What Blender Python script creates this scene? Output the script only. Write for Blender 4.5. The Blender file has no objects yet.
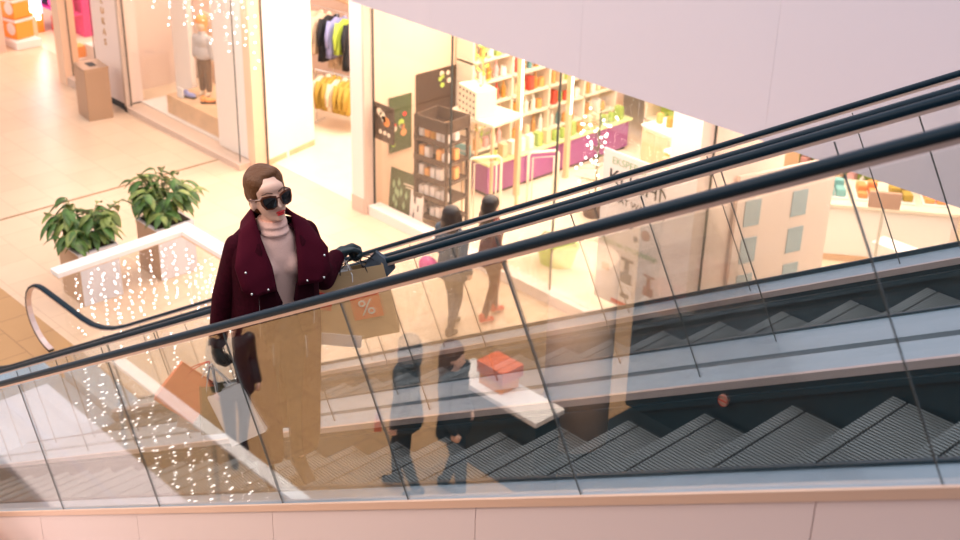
import bpy, bmesh, math, random
from mathutils import Vector, Matrix, Quaternion
random.seed(7)
C = bpy.context.scene.collection
PI = math.pi
R = math.radians
T30 = math.tan(R(30))

# ------------------------------------------------------------------ materials
def mat(name, col, rough=.5, metal=0., emit=None, es=0., noise=None, bump=None, coat=0., spec=.5):
    m = bpy.data.materials.new(name); m.use_nodes = True
    nt = m.node_tree; b = nt.nodes['Principled BSDF']
    b.inputs['Base Color'].default_value = (*col, 1)
    b.inputs['Roughness'].default_value = rough
    b.inputs['Metallic'].default_value = metal
    b.inputs['Specular IOR Level'].default_value = spec
    b.inputs['Coat Weight'].default_value = coat
    if emit:
        b.inputs['Emission Color'].default_value = (*emit, 1)
        b.inputs['Emission Strength'].default_value = es
    tc = nt.nodes.new('ShaderNodeTexCoord')
    if noise:
        sc, amt = noise
        n = nt.nodes.new('ShaderNodeTexNoise'); n.inputs['Scale'].default_value = sc; n.inputs['Detail'].default_value = 4
        r = nt.nodes.new('ShaderNodeValToRGB')
        r.color_ramp.elements[0].position = .3; r.color_ramp.elements[1].position = .7
        r.color_ramp.elements[0].color = (*[c*(1-amt) for c in col], 1)
        r.color_ramp.elements[1].color = (*[min(1, c*(1+amt)) for c in col], 1)
        nt.links.new(tc.outputs['Object'], n.inputs['Vector'])
        nt.links.new(n.outputs['Fac'], r.inputs['Fac'])
        nt.links.new(r.outputs['Color'], b.inputs['Base Color'])
    if bump:
        sc, st = bump
        n2 = nt.nodes.new('ShaderNodeTexNoise'); n2.inputs['Scale'].default_value = sc
        bp = nt.nodes.new('ShaderNodeBump'); bp.inputs['Strength'].default_value = st; bp.inputs['Distance'].default_value = .01
        nt.links.new(tc.outputs['Object'], n2.inputs['Vector'])
        nt.links.new(n2.outputs['Fac'], bp.inputs['Height'])
        nt.links.new(bp.outputs['Normal'], b.inputs['Normal'])
    return m

def glass(name, tint, g, fk=.12, rough=0.0):
    m = bpy.data.materials.new(name); m.use_nodes = True
    nt = m.node_tree; nt.nodes.clear()
    o = nt.nodes.new('ShaderNodeOutputMaterial'); a = nt.nodes.new('ShaderNodeMixShader')
    t = nt.nodes.new('ShaderNodeBsdfTransparent'); t.inputs[0].default_value = (*tint, 1)
    s = nt.nodes.new('ShaderNodeBsdfGlossy'); s.inputs['Color'].default_value = (1, 1, 1, 1); s.inputs['Roughness'].default_value = rough
    fr = nt.nodes.new('ShaderNodeFresnel'); fr.inputs[0].default_value = 1.5
    ad = nt.nodes.new('ShaderNodeMath'); ad.operation = 'MULTIPLY_ADD'; ad.inputs[1].default_value = fk; ad.inputs[2].default_value = g; ad.use_clamp = True
    nt.links.new(fr.outputs[0], ad.inputs[0]); nt.links.new(ad.outputs[0], a.inputs[0])
    nt.links.new(t.outputs[0], a.inputs[1]); nt.links.new(s.outputs[0], a.inputs[2])
    nt.links.new(a.outputs[0], o.inputs['Surface'])
    return m

def tile_mat(name, c1, c2, mortar, size, rough, off=(0, 0, 0), rot=0, wide=1.0):
    m = mat(name, c1, rough); nt = m.node_tree; b = nt.nodes['Principled BSDF']
    tc = nt.nodes.new('ShaderNodeTexCoord'); mp = nt.nodes.new('ShaderNodeMapping')
    mp.inputs['Location'].default_value = off; mp.inputs['Rotation'].default_value = (0, 0, rot)
    br = nt.nodes.new('ShaderNodeTexBrick'); br.offset = .5; br.squash = 1
    br.inputs['Color1'].default_value = (*c1, 1); br.inputs['Color2'].default_value = (*c2, 1); br.inputs['Mortar'].default_value = (*mortar, 1)
    br.inputs['Scale'].default_value = 1; br.inputs['Mortar Size'].default_value = .006
    br.inputs['Brick Width'].default_value = size*wide; br.inputs['Row Height'].default_value = size
    nz = nt.nodes.new('ShaderNodeTexNoise'); nz.inputs['Scale'].default_value = 2.2
    mx = nt.nodes.new('ShaderNodeMixRGB'); mx.blend_type = 'MULTIPLY'; mx.inputs[0].default_value = .35
    rp = nt.nodes.new('ShaderNodeValToRGB'); rp.color_ramp.elements[0].color = (.72, .68, .62, 1)
    nt.links.new(tc.outputs['Object'], mp.inputs[0]); nt.links.new(mp.outputs[0], br.inputs['Vector'])
    nt.links.new(mp.outputs[0], nz.inputs['Vector']); nt.links.new(nz.outputs['Fac'], rp.inputs[0])
    nt.links.new(br.outputs['Color'], mx.inputs[1]); nt.links.new(rp.outputs[0], mx.inputs[2])
    nt.links.new(mx.outputs[0], b.inputs['Base Color'])
    return m

M = dict(
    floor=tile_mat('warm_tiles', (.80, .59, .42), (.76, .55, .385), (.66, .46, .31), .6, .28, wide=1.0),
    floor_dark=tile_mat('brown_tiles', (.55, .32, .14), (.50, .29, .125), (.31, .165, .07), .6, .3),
    shopfloor=mat('shop_floor', (.86, .71, .54), .3, noise=(3, .05)),
    white=mat('white_paint', (.86, .80, .76), .6), pinkwall=mat('pink_paint', (.90, .74, .66), .6),
    beige=mat('beige_metal', (.66, .50, .40), .45), peach=mat('peach_board', (.85, .60, .42), .6),
    lavender=mat('lavender_white_panel', (.72, .66, .72), .55), pinkclad=mat('pink_white_cladding', (.84, .68, .66), .45),
    copper=mat('copper_trim', (.80, .56, .44), .42, .3), deck=mat('brushed_aluminium', (.38, .49, .58), .38, .4, noise=(6, .05)),
    dark=mat('blackened_metal', (.02, .035, .045), .4, .3), skirt=mat('teal_black_skirt', (.006, .034, .050), .4, .1),
    step=mat('ribbed_step_metal', (.24, .27, .27), .45, .5), groove=mat('dark_groove', (.02, .035, .045), .5, .3),
    rubber=mat('black_rubber', (.003, .018, .032), .42, spec=.15),
    guide=mat('handrail_guide', (.75, .62, .60), .3, .7), seal=mat('dark_joint', (.06, .065, .06), .5),
    bin=mat('brushed_bronze_steel', (.50, .36, .26), .35, .7), black=mat('black', (.012, .012, .014), .5),
    soil=mat('dark_soil', (.03, .02, .012), .9), planter=mat('white_planter', (.70, .68, .72), .5), planter_side=mat('tan_planter', (.50, .33, .22), .6),
    bulb=mat('led_bulb', (1, .95, .9), .4, emit=(1, .93, .90), es=9), wire=mat('thin_wire', (.75, .7, .68), .5),
    bulb2=mat('led_bulb_soft', (1, .95, .9), .4, emit=(1, .93, .88), es=6),
    skin=mat('skin', (.86, .54, .41), .5, noise=(20, .03)), lips=mat('red_lipstick', (.55, .01, .012), .3),
    hair=mat('brown_hair', (.12, .048, .018), .5, spec=.3, bump=(90, .5)), brow=mat('brow', (.10, .05, .03), .7),
    sweater=mat('pink_knit', (.90, .57, .48), .85, bump=(160, .4)), collar=mat('burgundy_wool_collar', (.060, .003, .012), .9, spec=.12, bump=(300, .3)), coat=mat('burgundy_wool', (.034, .0015, .007), .9, spec=.12, noise=(60, .25), bump=(300, .3)),
    coat_dark=mat('dark_wool', (.020, .003, .006), .95, spec=.05), trousers=mat('black_trousers', (.008, .010, .016), .7),
    glove=mat('teal_black_leather', (.008, .022, .028), .38), lens=mat('dark_lens', (.01, .008, .008), .08), tort=mat('tortoise_frame', (.10, .028, .012), .2),
    steel=mat('steel', (.7, .7, .7), .25, .9), kraft=mat('kraft_paper', (.50, .33, .17), .8), bagwhite=mat('white_paper', (.80, .76, .74), .6),
    baggrey=mat('grey_blue_paper', (.36, .42, .46), .6), bagolive=mat('olive_paper', (.16, .13, .06), .6), bagorange=mat('orange_red_paper', (.85, .20, .08), .5),
    bagred=mat('red_paper', (.70, .06, .03), .5), orange=mat('orange_paint', (.95, .35, .05), .5), magenta=mat('magenta', (.75, .05, .25), .5),
    violetlight=mat('violet_light_shelf', (.7, .6, 1), .5, emit=(.75, .6, 1), es=1.2), whitelight=mat('white_light', (1, 1, 1), .5, emit=(1, .95, .9), es=5),
    wood=mat('pale_wood', (.70, .46, .28), .5, noise=(4, .1)), darkwood=mat('dark_wood', (.06, .03, .014), .7, noise=(8, .3)),
    purple=mat('purple_laminate', (.30, .07, .26), .45), shelf=mat('cream_shelf', (.82, .70, .56), .4), post=mat('tan_post', (.72, .47, .27), .4),
    green=mat('green_leaf', (.07, .15, .03), .45, noise=(9, .5)), green2=mat('yellow_green_leaf', (.22, .28, .07), .45, noise=(9, .4)), stem=mat('stem', (.20, .26, .09), .6),
    lime=mat('lime', (.45, .62, .08), .5), purplewall=mat('mauve', (.5, .3, .4), .6), jacket=mat('grey_jacket', (.55, .52, .52), .8), khaki=mat('brown_trousers', (.19, .12, .07), .8),
    cap=mat('orange_hat', (.95, .38, .12), .7), yellow=mat('mustard_cloth', (.45, .30, .05), .8), cream=mat('cream_cloth', (.78, .62, .45), .85), blue=mat('lilac_cloth', (.30, .32, .60), .8),
    red=mat('red_cloth', (.75, .04, .03), .7), navy=mat('black_cloth', (.012, .014, .02), .8), bluebox=mat('pale_blue', (.42, .52, .56), .5), teal=mat('teal_sign', (.22, .47, .46), .5),
    posterdark=mat('poster_dark_brown', (.05, .022, .01), .5), postergreen=mat('poster_green', (.05, .08, .02), .5), posterpale=mat('poster_pale', (.76, .66, .60), .5), inkgreen=mat('ink_green', (.28, .42, .22), .6), ink=mat('ink_black', (.03, .03, .03), .6),
    greyink=mat('ink_grey', (.20, .20, .20), .5), copperlt=mat('copper_light', (.55, .34, .25), .4), foodwhite=mat('food_cream', (.85, .70, .52), .6), fooddk=mat('food_orange', (.80, .30, .10), .6),
    greyjkt=mat('blue_grey_coat', (.08, .10, .125), .9, noise=(20, .3)), brownjkt=mat('maroon_jacket', (.12, .015, .012), .8), jeans=mat('blue_jeans', (.025, .035, .055), .8), darkhair=mat('black_hair', (.015, .008, .006), .4, bump=(90, .4)),
    limetop=mat('pale_lime_top', (.70, .78, .40), .4),
    saleorange=mat('sale_orange', (.85, .09, .02), .5),
    kioskroof=mat('pale_pink_roof', (.86, .68, .62), .55, noise=(1.5, .08)),
    gA=glass('balustrade_glass_near', (.96, .975, .975), .070, .35), gB=glass('balustrade_glass', (.985, .99, .99), .004), gS=glass('shop_glass', (.99, .985, .97), .002),
)
PROD = [mat('pack_%s' % n, c, .5) for n, c in dict(white=(.85, .80, .72), cream=(.80, .62, .40), orange=(.85, .38, .12), green=(.35, .5, .12), red=(.7, .07, .05), teal=(.10, .3, .32), amber=(.55, .25, .04), pink=(.85, .45, .45)).items()]

# ------------------------------------------------------------------ helpers
def tag(o, label=None, cat=None, group=None, kind=None):
    if label: o['label'] = label
    if cat: o['category'] = cat
    if group: o['group'] = group
    if kind: o['kind'] = kind
    return o
def link_mesh(name, bm, m, parent=None, smooth=False, loc=(0, 0, 0)):
    bmesh.ops.recalc_face_normals(bm, faces=bm.faces[:])
    me = bpy.data.meshes.new(name); bm.to_mesh(me); bm.free()
    ms = m if isinstance(m, (list, tuple)) else [m]
    for x in ms: me.materials.append(x)
    if smooth:
        for p in me.polygons: p.use_smooth = True
    o = bpy.data.objects.new(name, me); C.objects.link(o); o.location = loc
    if parent: o.parent = parent
    return o
def empty(name, loc=(0, 0, 0), rz=0, label=None, cat=None, group=None):
    o = bpy.data.objects.new(name, None); C.objects.link(o); o.location = loc; o.rotation_euler = (0, 0, rz); o.empty_display_size = .1
    tag(o, label, cat, group); return o
def box(bm, x0, x1, y0, y1, z0, z1, bev=0):
    r = bmesh.ops.create_cube(bm, size=1)
    vs = r['verts']
    for v in vs:
        v.co = Vector(((x0+x1)/2+v.co.x*(x1-x0), (y0+y1)/2+v.co.y*(y1-y0), (z0+z1)/2+v.co.z*(z1-z0)))
    if bev:
        es = list({e for v in vs for e in v.link_edges})
        bmesh.ops.bevel(bm, geom=es, offset=bev, segments=2, affect='EDGES')
def bx(name, m, dims, parent=None, bev=0, loc=(0, 0, 0)):
    bm = bmesh.new(); box(bm, *dims, bev=bev); return link_mesh(name, bm, m, parent, loc=loc)
def struct(o): o['kind'] = 'structure'; return o
def prism(bm, pts, axis, a, b):
    """pts: 2-D outline; extruded along axis ('x','y','z') from a to b"""
    def mk(p, t):
        return {'y': (p[0], t, p[1]), 'x': (t, p[0], p[1]), 'z': (p[0], p[1], t)}[axis]
    v1 = [bm.verts.new(mk(p, a)) for p in pts]; v2 = [bm.verts.new(mk(p, b)) for p in pts]
    n = len(pts)
    bm.faces.new(v1); bm.faces.new(v2[::-1])
    for i in range(n): bm.faces.new((v1[i], v1[(i+1) % n], v2[(i+1) % n], v2[i]))
def frame_of(d):
    d = d.normalized(); u = d.orthogonal().normalized(); return u, d.cross(u)
def tube(bm, pts, r, n=8, cap=True):
    pts = [Vector(p) for p in pts]; rs = r if isinstance(r, (list, tuple)) else [r]*len(pts)
    rings = []; u = None
    for i, p in enumerate(pts):
        d = (pts[min(i+1, len(pts)-1)]-pts[max(i-1, 0)]).normalized()
        if u is None: u = d.orthogonal().normalized()
        u = (u-d*u.dot(d)); u = u.normalized() if u.length > 1e-6 else d.orthogonal().normalized()
        w = d.cross(u)
        rings.append([bm.verts.new(p+(u*math.cos(2*PI*k/n)+w*math.sin(2*PI*k/n))*rs[i]) for k in range(n)])
    for a, b in zip(rings, rings[1:]):
        for k in range(n): bm.faces.new((a[k], a[(k+1) % n], b[(k+1) % n], b[k]))
    if cap: bm.faces.new(rings[0][::-1]); bm.faces.new(rings[-1])
def lathe(bm, prof, c=(0, 0, 0), n=16, sx=1, sy=1):
    rings = []
    for r, z in prof: rings.append([bm.verts.new((c[0]+r*sx*math.cos(2*PI*k/n), c[1]+r*sy*math.sin(2*PI*k/n), c[2]+z)) for k in range(n)])
    for a, b in zip(rings, rings[1:]):
        for k in range(n): bm.faces.new((a[k], a[(k+1) % n], b[(k+1) % n], b[k]))
    bm.faces.new(rings[0][::-1]); bm.faces.new(rings[-1])
def ball(bm, c, r, rot=None, seg=16):
    if not isinstance(r, (tuple, list)): r = (r, r, r)
    mtx = Matrix.Translation(c) @ (rot.to_matrix().to_4x4() if rot else Matrix()) @ Matrix.Diagonal((*r, 1))
    bmesh.ops.create_uvsphere(bm, u_segments=seg, v_segments=max(6, seg*2//3), radius=1, matrix=mtx)
def cap_cone(bm, p1, r1, p2, r2):
    p1 = Vector(p1); p2 = Vector(p2)
    tube(bm, [p1, p2], [r1, r2], 14); ball(bm, p1, r1*.999, seg=14); ball(bm, p2, r2*.999, seg=14)
def blob(name, m, prims, voxel, parent=None, smooth_it=4, loc=(0, 0, 0)):
    """fuse overlapping primitives into ONE continuous skin"""
    bm = bmesh.new()
    for p in prims:
        if p[0] == 'c': cap_cone(bm, *p[1:])
        elif p[0] == 'e': ball(bm, p[1], p[2], p[3] if len(p) > 3 else None, 20)
        elif p[0] == 't': tube(bm, p[1], p[2], 14)
        elif p[0] == 'l': lathe(bm, p[1], p[2], 28, p[3], p[4])
    bmesh.ops.recalc_face_normals(bm, faces=bm.faces[:])
    me = bpy.data.meshes.new('tmp'); bm.to_mesh(me); bm.free()
    o = bpy.data.objects.new('tmp', me); C.objects.link(o)
    md = o.modifiers.new('r', 'REMESH'); md.mode = 'VOXEL'; md.voxel_size = voxel
    sm = o.modifiers.new('s', 'SMOOTH'); sm.iterations = smooth_it; sm.factor = .5
    bpy.context.view_layer.update()
    ev = o.evaluated_get(bpy.context.evaluated_depsgraph_get())
    nm = bpy.data.meshes.new_from_object(ev); bpy.data.objects.remove(o)
    nm.materials.clear(); nm.materials.append(m)
    for p in nm.polygons: p.use_smooth = True
    ob = bpy.data.objects.new(name, nm); C.objects.link(ob); ob.location = loc
    if parent: ob.parent = parent
    return ob
def dup(root, loc=None, rz=None, label=None, group=None, parent=None):
    c = root.copy(); C.objects.link(c)
    if parent: c.parent = parent
    if loc is not None: c.location = loc
    if rz is not None: c.rotation_euler = (0, 0, rz)
    if label: c['label'] = label
    if group: c['group'] = group
    for ch in list(root.children): dup(ch, parent=c)
    return c
def text(name, s, size, m, parent, loc, rot, ext=.002, align='CENTER'):
    cu = bpy.data.curves.new(name, 'FONT'); cu.body = s; cu.size = size; cu.extrude = ext; cu.align_x = align
    o = bpy.data.objects.new('t', cu); C.objects.link(o); bpy.context.view_layer.update()
    me = bpy.data.meshes.new_from_object(o.evaluated_get(bpy.context.evaluated_depsgraph_get())); bpy.data.objects.remove(o)
    me.materials.clear(); me.materials.append(m)
    ob = bpy.data.objects.new(name, me); C.objects.link(ob); ob.location = loc; ob.rotation_euler = rot
    if parent: ob.parent = parent
    return ob

# ------------------------------------------------------------------ camera
cam = bpy.data.cameras.new('camera'); co = bpy.data.objects.new('camera', cam); C.objects.link(co)
rt = Vector((0.6810832, 0.73180271, 0.02429933)); dn = Vector((0.3414449, -0.28807296, -0.89466717)); fw = Vector((-0.64771988, 0.61763967, -0.44607196))
m3 = Matrix((rt, -dn, -fw)).transposed(); m4 = m3.to_4x4(); m4.translation = (3.10995, -3.25986, 8.24054); co.matrix_world = m4
cam.sensor_width = 36; cam.lens = 36*1325.0/960; cam.clip_start = .05; cam.clip_end = 200
cam.dof.use_dof = True; cam.dof.focus_distance = 6.7; cam.dof.aperture_fstop = 3.0
bpy.context.scene.camera = co

# ------------------------------------------------------------------ escalators
Z0 = 5.05
def zn(x): return Z0+x*T30
HR = 1.12; HD = .133; XT = 4.6; XB = -8.75
def rail_path(off=0.0, end=True):
    """handrail centre line in X/Z, from the upper end down to the newel"""
    p = [(x, zn(x)+HR+off/math.cos(R(30))) for x in [XT-i*(XT+8.5)/24 for i in range(25)]]
    zf = .925+off; x0 = p[-1][0]; z0 = p[-1][1]
    xe = x0-(z0-zf)/T30
    for t in (.25, .5, .75, 1):
        a = (x0*(1-t)+xe*t, z0*(1-t)+zf*t); b = (xe-(t)*.45, zf)
        p.append((a[0]*(1-t)+b[0]*t, a[1]*(1-t)+b[1]*t))
    p.append((-10.1, zf))
    if end:
        cz = .50; rr = zf-cz
        for k in range(0, 13): a = PI/2+PI*k/12; p.append((-10.50+rr*math.cos(a)*1.15, cz+rr*math.sin(a)))
    return p
def sweep(bm, path, y, prof):
    """prof: (dy, dn) outline swept along an X/Z path"""
    rings = []
    for i, (x, z) in enumerate(path):
        a = path[max(i-1, 0)]; b = path[min(i+1, len(path)-1)]
        dx, dz = b[0]-a[0], b[1]-a[1]; L = math.hypot(dx, dz); nx, nz = dz/L, -dx/L
        if i < 26 and nz < 0: nx, nz = -nx, -nz
        rings.append([bm.verts.new((x+nx*q, y+s, z+nz*q)) for s, q in prof])
    n = len(prof)
    for a, b in zip(rings, rings[1:]):
        for k in range(n): bm.faces.new((a[k], a[(k+1) % n], b[(k+1) % n], b[k]))
    bm.faces.new(rings[0]); bm.faces.new(rings[-1][::-1])
def line_prism(bm, x0, x1, h0, h1, y0, y1):
    prism(bm, [(x0, zn(x0)+h0), (x1, zn(x1)+h0), (x1, zn(x1)+h1), (x0, zn(x0)+h1)], 'y', y0, y1)
RP = [(.037*math.copysign(abs(math.cos(a))**.7, math.cos(a)), .019*math.copysign(abs(math.sin(a))**.7, math.sin(a))) for a in [2*PI*k/14 for k in range(14)]]
GP = [(-.032, -.027), (.032, -.027), (.032, -.014), (-.032, -.014)]
# one step
def step_mesh():
    bm = bmesh.new()
    box(bm, 0.006, .40, 0, 1.0, -.05, -.014)
    # curved riser at the front edge
    prism(bm, [(0.012, -.012), (.03, -.012), (.075, -.24), (.055, -.24), (.03, -.12)], 'y', 0, 1.0)
    for f in bm.faces: f.material_index = 1
    n = 56
    for i in range(n):
        y = .008+i*(1.0-.016)/n
        box(bm, -.012, .042, y, y+.0085, -.014, 0); box(bm, .052, .394, y, y+.0085, -.014, 0)
        prism(bm, [(-.004, -.012), (.012, -.012), (.03, -.12), (.055, -.24), (.045, -.24), (.016, -.12)], 'y', y, y+.0085)
    return bm
def escalator(y0, name_label, joints, gmats, sidew, RP):
    """y0 = near skirt plane"""
    root = empty('escalator', (0, 0, 0), 0, name_label, 'escalator')
    yl = y0-.157; yr = y0+1.0+.157
    tmpl = None
    for k in range(-21, 9):
        z = Z0+.4*k*T30
        if tmpl is None:
            tmpl = link_mesh('step', step_mesh(), [M['step'], M['groove']], root); tmpl.location = (.4*k, y0, z)
        else:
            c = tmpl.copy(); C.objects.link(c); c.parent = root; c.location = (.4*k, y0, z)
    bm = bmesh.new(); line_prism(bm, XB, XT, -.40, HD, y0-.012, y0-.004); link_mesh('skirt_panel', bm, M['skirt'], root)
    bm = bmesh.new(); line_prism(bm, XB, XT, -.40, HD, y0+1.004, y0+1.012)
    line_prism(bm, XB, XT, .045, .075, y0+.988, y0+1.004); link_mesh('skirt_panel', bm, M['skirt'], root)
    bm = bmesh.new(); line_prism(bm, XB-.1, XT, -1.05, -.42, y0-.1, y0+1.1); link_mesh('truss_casing', bm, M['dark'], root)
    # decks
    yn0, yn1, yf0, yf1 = sidew
    bm = bmesh.new(); line_prism(bm, XB, XT, .10, HD, yn0, y0-.012); link_mesh('deck', bm, M['deck'], root)
    bm = bmesh.new(); line_prism(bm, XB, XT, .10, HD, y0+1.012, yf1); link_mesh('deck', bm, M['deck'], root)
    bm = bmesh.new(); line_prism(bm, XB, XT, .105, HD+.008, y0+.998, y0+1.03); link_mesh('skirt_trim', bm, M['guide'], root)
    bm = bmesh.new(); line_prism(bm, XB, XT, .09, HD+.012, y0-.012, y0+.014); link_mesh('skirt_brush', bm, M['skirt'], root)
    # level part at the foot
    for a, b in ((yn0, y0-.012), (y0+1.012, yf1)):
        bm = bmesh.new(); box(bm, -9.9, XB, a, b, 0.0, .133); link_mesh('deck', bm, M['deck'], root)
    bm = bmesh.new(); box(bm, -10.5, XB+.1, y0, y0+1.0, .0, .02)
    for i in range(40): box(bm, -10.5, XB+.16, y0+.01+i*.0245, y0+.018+i*.0245, .02, .026)
    link_mesh('comb_plate', bm, M['deck'], root)
    for y, gm in ((yl, gmats[0]), (yr, gmats[1])):
        bm = bmesh.new(); sweep(bm, rail_path(), y, RP); h = link_mesh('handrail', bm, M['rubber'], root, True)
        bm = bmesh.new(); sweep(bm, rail_path(), y, GP); link_mesh('handrail_guide', bm, M['guide'], root)
        js = joints[0] if y == yl else joints[1]
        c3, s3 = math.cos(R(30)), .5
        for a, b in zip(js, js[1:]):
            # a panel between two joints that stand square to the slope; u runs along it
            q = []
            for u, hh in ((a+.002, HD-.06), (b-.002, HD-.06), (b-.002, HR-.04), (a+.002, HR-.04)):
                hp = hh*c3; x = u*c3-hp*s3; z = Z0+u*s3+hp*c3; q.append((x, z))
            bm = bmesh.new(); prism(bm, q, 'y', y-.003, y+.003); g = link_mesh('glass_panel', bm, gm, root)
            u = b; q = []
            for uu, hh in ((u-.0018, HD-.0), (u+.0018, HD-.0), (u+.0018, HR-.04), (u-.0018, HR-.04)):
                hp = hh*c3; q.append((uu*c3-hp*s3, Z0+uu*s3+hp*c3))
            bm = bmesh.new(); prism(bm, q, 'y', y-.0032, y+.0032); link_mesh('glass_joint', bm, M['seal'], g)
        # glass round the newel
        u = js[0]; hp = (HD-.06)*c3; hq = (HR-.04)*c3
        lo = (u*c3-hp*s3, Z0+u*s3+hp*c3); hi = (u*c3-hq*s3, Z0+u*s3+hq*c3)
        rp = [q for q in rail_path(-.03) if q[0] < hi[0]-.02]
        q = [lo, hi]+rp+[(-10.5, .12), (-8.7, .12)]
        bm = bmesh.new(); prism(bm, q, 'y', y-.003, y+.003); link_mesh('glass_panel', bm, gm, root)
    return root, yl, yr
jA = [-15.0, -13.6, -12.2, -10.8, -9.4, -8.0, -6.65, -5.3, -3.95, -2.5, -1.14, -.12, .91, 2.29, 3.4, 4.6]
jB = [-14.9+1.015*i for i in range(20)]
e1, yA, yB = escalator(-.34, 'nearer escalator, whose front glass balustrade and ribbed steps fill the lower frame', (jA, jB), (M['gA'], M['gB']), (-.508, 0, 0, .97), RP)
e2, yB2, yC = escalator(1.42, 'farther escalator, on the shop side, with the looped handrail end by the planters', ([v+.08 for v in jB], [v-.1 for v in jB]), (M['gB'], M['gB']), (1.05, 0, 0, 2.77), [(a, b*.85) for a, b in RP])
# cladding of the near side
bm = bmesh.new(); line_prism(bm, XB-.6, XT, .102, .137, -.528, -.508); link_mesh('copper_trim', bm, M['copper'], e1)
bm = bmesh.new()
u = -9.2
while u < XT:
    x1 = min(u+1.35, XT)
    line_prism(bm, u+.002, x1-.002, -1.15, .102, -.522, -.50); u += 1.35
line_prism(bm, -9.2, XT, -1.14, .10, -.50, -.49)
link_mesh('side_cladding', bm, M['pinkclad'], e1)
bm = bmesh.new(); line_prism(bm, XB-.3, XT, -1.15, .10, 2.74, 2.77); link_mesh('side_cladding', bm, M['lavender'], e2)
bm = bmesh.new(); line_prism(bm, XB, XT, .133, .16, 2.755, 2.785); link_mesh('edge_seal', bm, M['skirt'], e2)
bm = bmesh.new(); line_prism(bm, XB, XT, -.3, .10, .985, 1.035); struct(link_mesh('trim_1', bm, M['dark']))
# no-entry sticker on the far skirt of the near escalator
st = empty('warning_sticker', (0, 0, 0), 0); st.parent = e1
bm = bmesh.new(); tube(bm, [(.47, .650, zn(.47)+.06), (.47, .643, zn(.47)+.06)], .026, 20); link_mesh('sticker_disc', bm, M['copperlt'], st)
bm = bmesh.new(); bmesh.ops.create_cone(bm, cap_ends=False, segments=20, radius1=.024, radius2=.024, depth=.004, matrix=Matrix.Translation((.47, .641, zn(.47)+.06)) @ Matrix.Rotation(PI/2, 4, 'X'))
box(bm, .45, .49, .639, .642, zn(.47)+.057, zn(.47)+.063); link_mesh('sticker_mark', bm, M['bagred'], st)

# ------------------------------------------------------------------ floors and shell
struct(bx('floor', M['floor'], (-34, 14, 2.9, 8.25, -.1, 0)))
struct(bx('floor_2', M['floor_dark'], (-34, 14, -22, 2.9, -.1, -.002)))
struct(bx('floor_3', M['shopfloor'], (-34, 6, 8.25, 22, -.1, .004)))
bm = bmesh.new(); box(bm, -14.66, -14.62, 2.9, 7.75, 0.0, .004); struct(link_mesh('trim_2', bm, mat('floor_joint', (.30, .17, .08), .6)))
# upper floor edge (white bulkhead above the shops)
bm = bmesh.new()
x = -30
while x < 8:
    box(bm, x+.001, x+2.4-.001, 6.80, 6.85, 3.80, 7.6); x += 2.4
box(bm, -30, 8.4, 6.85, 12.0, 3.84, 4.15); box(bm, -30, 8.4, 6.845, 6.86, 3.8, 7.6)
struct(link_mesh('wall_upper_edge', bm, M['lavender']))
struct(bx('wall_back', M['pinkwall'], (-34, 6, 21.9, 22.1, 0, 4)))
struct(bx('ceiling', M['white'], (-34, 6, 12.0, 22, 3.84, 4.0)))
exec_shops = True
# ================================================================== shop fronts
FY = 8.25
def wallbox(n, m, d): return struct(bx(n, M[m], d))
# --- far-left shop
wallbox('wall_left_pier', 'pinkwall', (-23.6, -22.3, 7.3, 7.55, 0, 3.84))
wallbox('trim_3', 'beige', (-22.3, -22.26, 7.3, 7.55, 0, 3.84))
wallbox('wall_left_back', 'pinkwall', (-34, -11.62, 11.6, 11.7, 0, 3.84))
wallbox('wall_left_divider', 'pinkwall', (-18.64, -18.5, 8.0, 11.6, 0, 3.84))
wallbox('wall_sign_pier', 'pinkwall', (-18.64, -17.66, 7.66, 8.0, .12, 3.84))
wallbox('trim_4', 'dark', (-18.2, -17.66, 7.66, 7.95, 0, .12))
wallbox('trim_5', 'beige', (-17.66, -17.58, 7.62, 7.74, 0, 3.84))
wallbox('wall_left_post', 'peach', (-19.9, -19.62, 7.5, 7.8, 0, 3.84))
wallbox('trim_6', 'beige', (-19.9, -18.6, 7.52, 7.78, 0, .16))
wallbox('trim_7', 'beige', (-17.66, -14.0, 7.62, 7.95, 0, .10))
wallbox('trim_8', 'white', (-17.66, -14.0, 7.95, 8.6, 0, .12))
def window(n, x0, x1, y, z0, z1):
    r = empty(n, (0, 0, 0)); r['kind'] = 'structure'
    bx('pane', M['gS'], (x0, x1, y-.006, y+.006, z0, z1), r)
    bx('window_frame', M['seal'], (x0-.005, x0+.003, y-.008, y+.008, z0, z1), r)
    bx('window_frame', M['seal'], (x1-.003, x1+.005, y-.008, y+.008, z0, z1), r)
    return r
window('window_1', -19.6, -18.66, 7.65, .16, 3.84)
window('window_2', -17.56, -14.1, 7.70, .10, 3.84)
# sign letters running down the pier
sg = empty('shop_sign', (-18.20, 7.65, 0), 0, 'small bronze letters running down the pale pier above the steel bin', 'sign')
for i, ch in enumerate('LUKAS'):
    text('letter', ch, .17, M['wood'], sg, (0, 0, 1.86-i*.19), (PI/2, 0, 0), .01)
# bin
b = empty('waste_bin', (-17.80, 7.12, 0), R(-7), 'brushed bronze square litter bin with a slot in its lid, by the sign pier', 'bin')
bx('body', M['bin'], (-.26, .26, -.22, .22, 0, .90), b, .008); bm = bmesh.new()
box(bm, -.265, .265, -.225, .225, .90, .945, .006); link_mesh('lid', bm, M['bin'], b); bx('slot', M['black'], (-.12, .12, -.07, .07, .943, .948), b)
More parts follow.
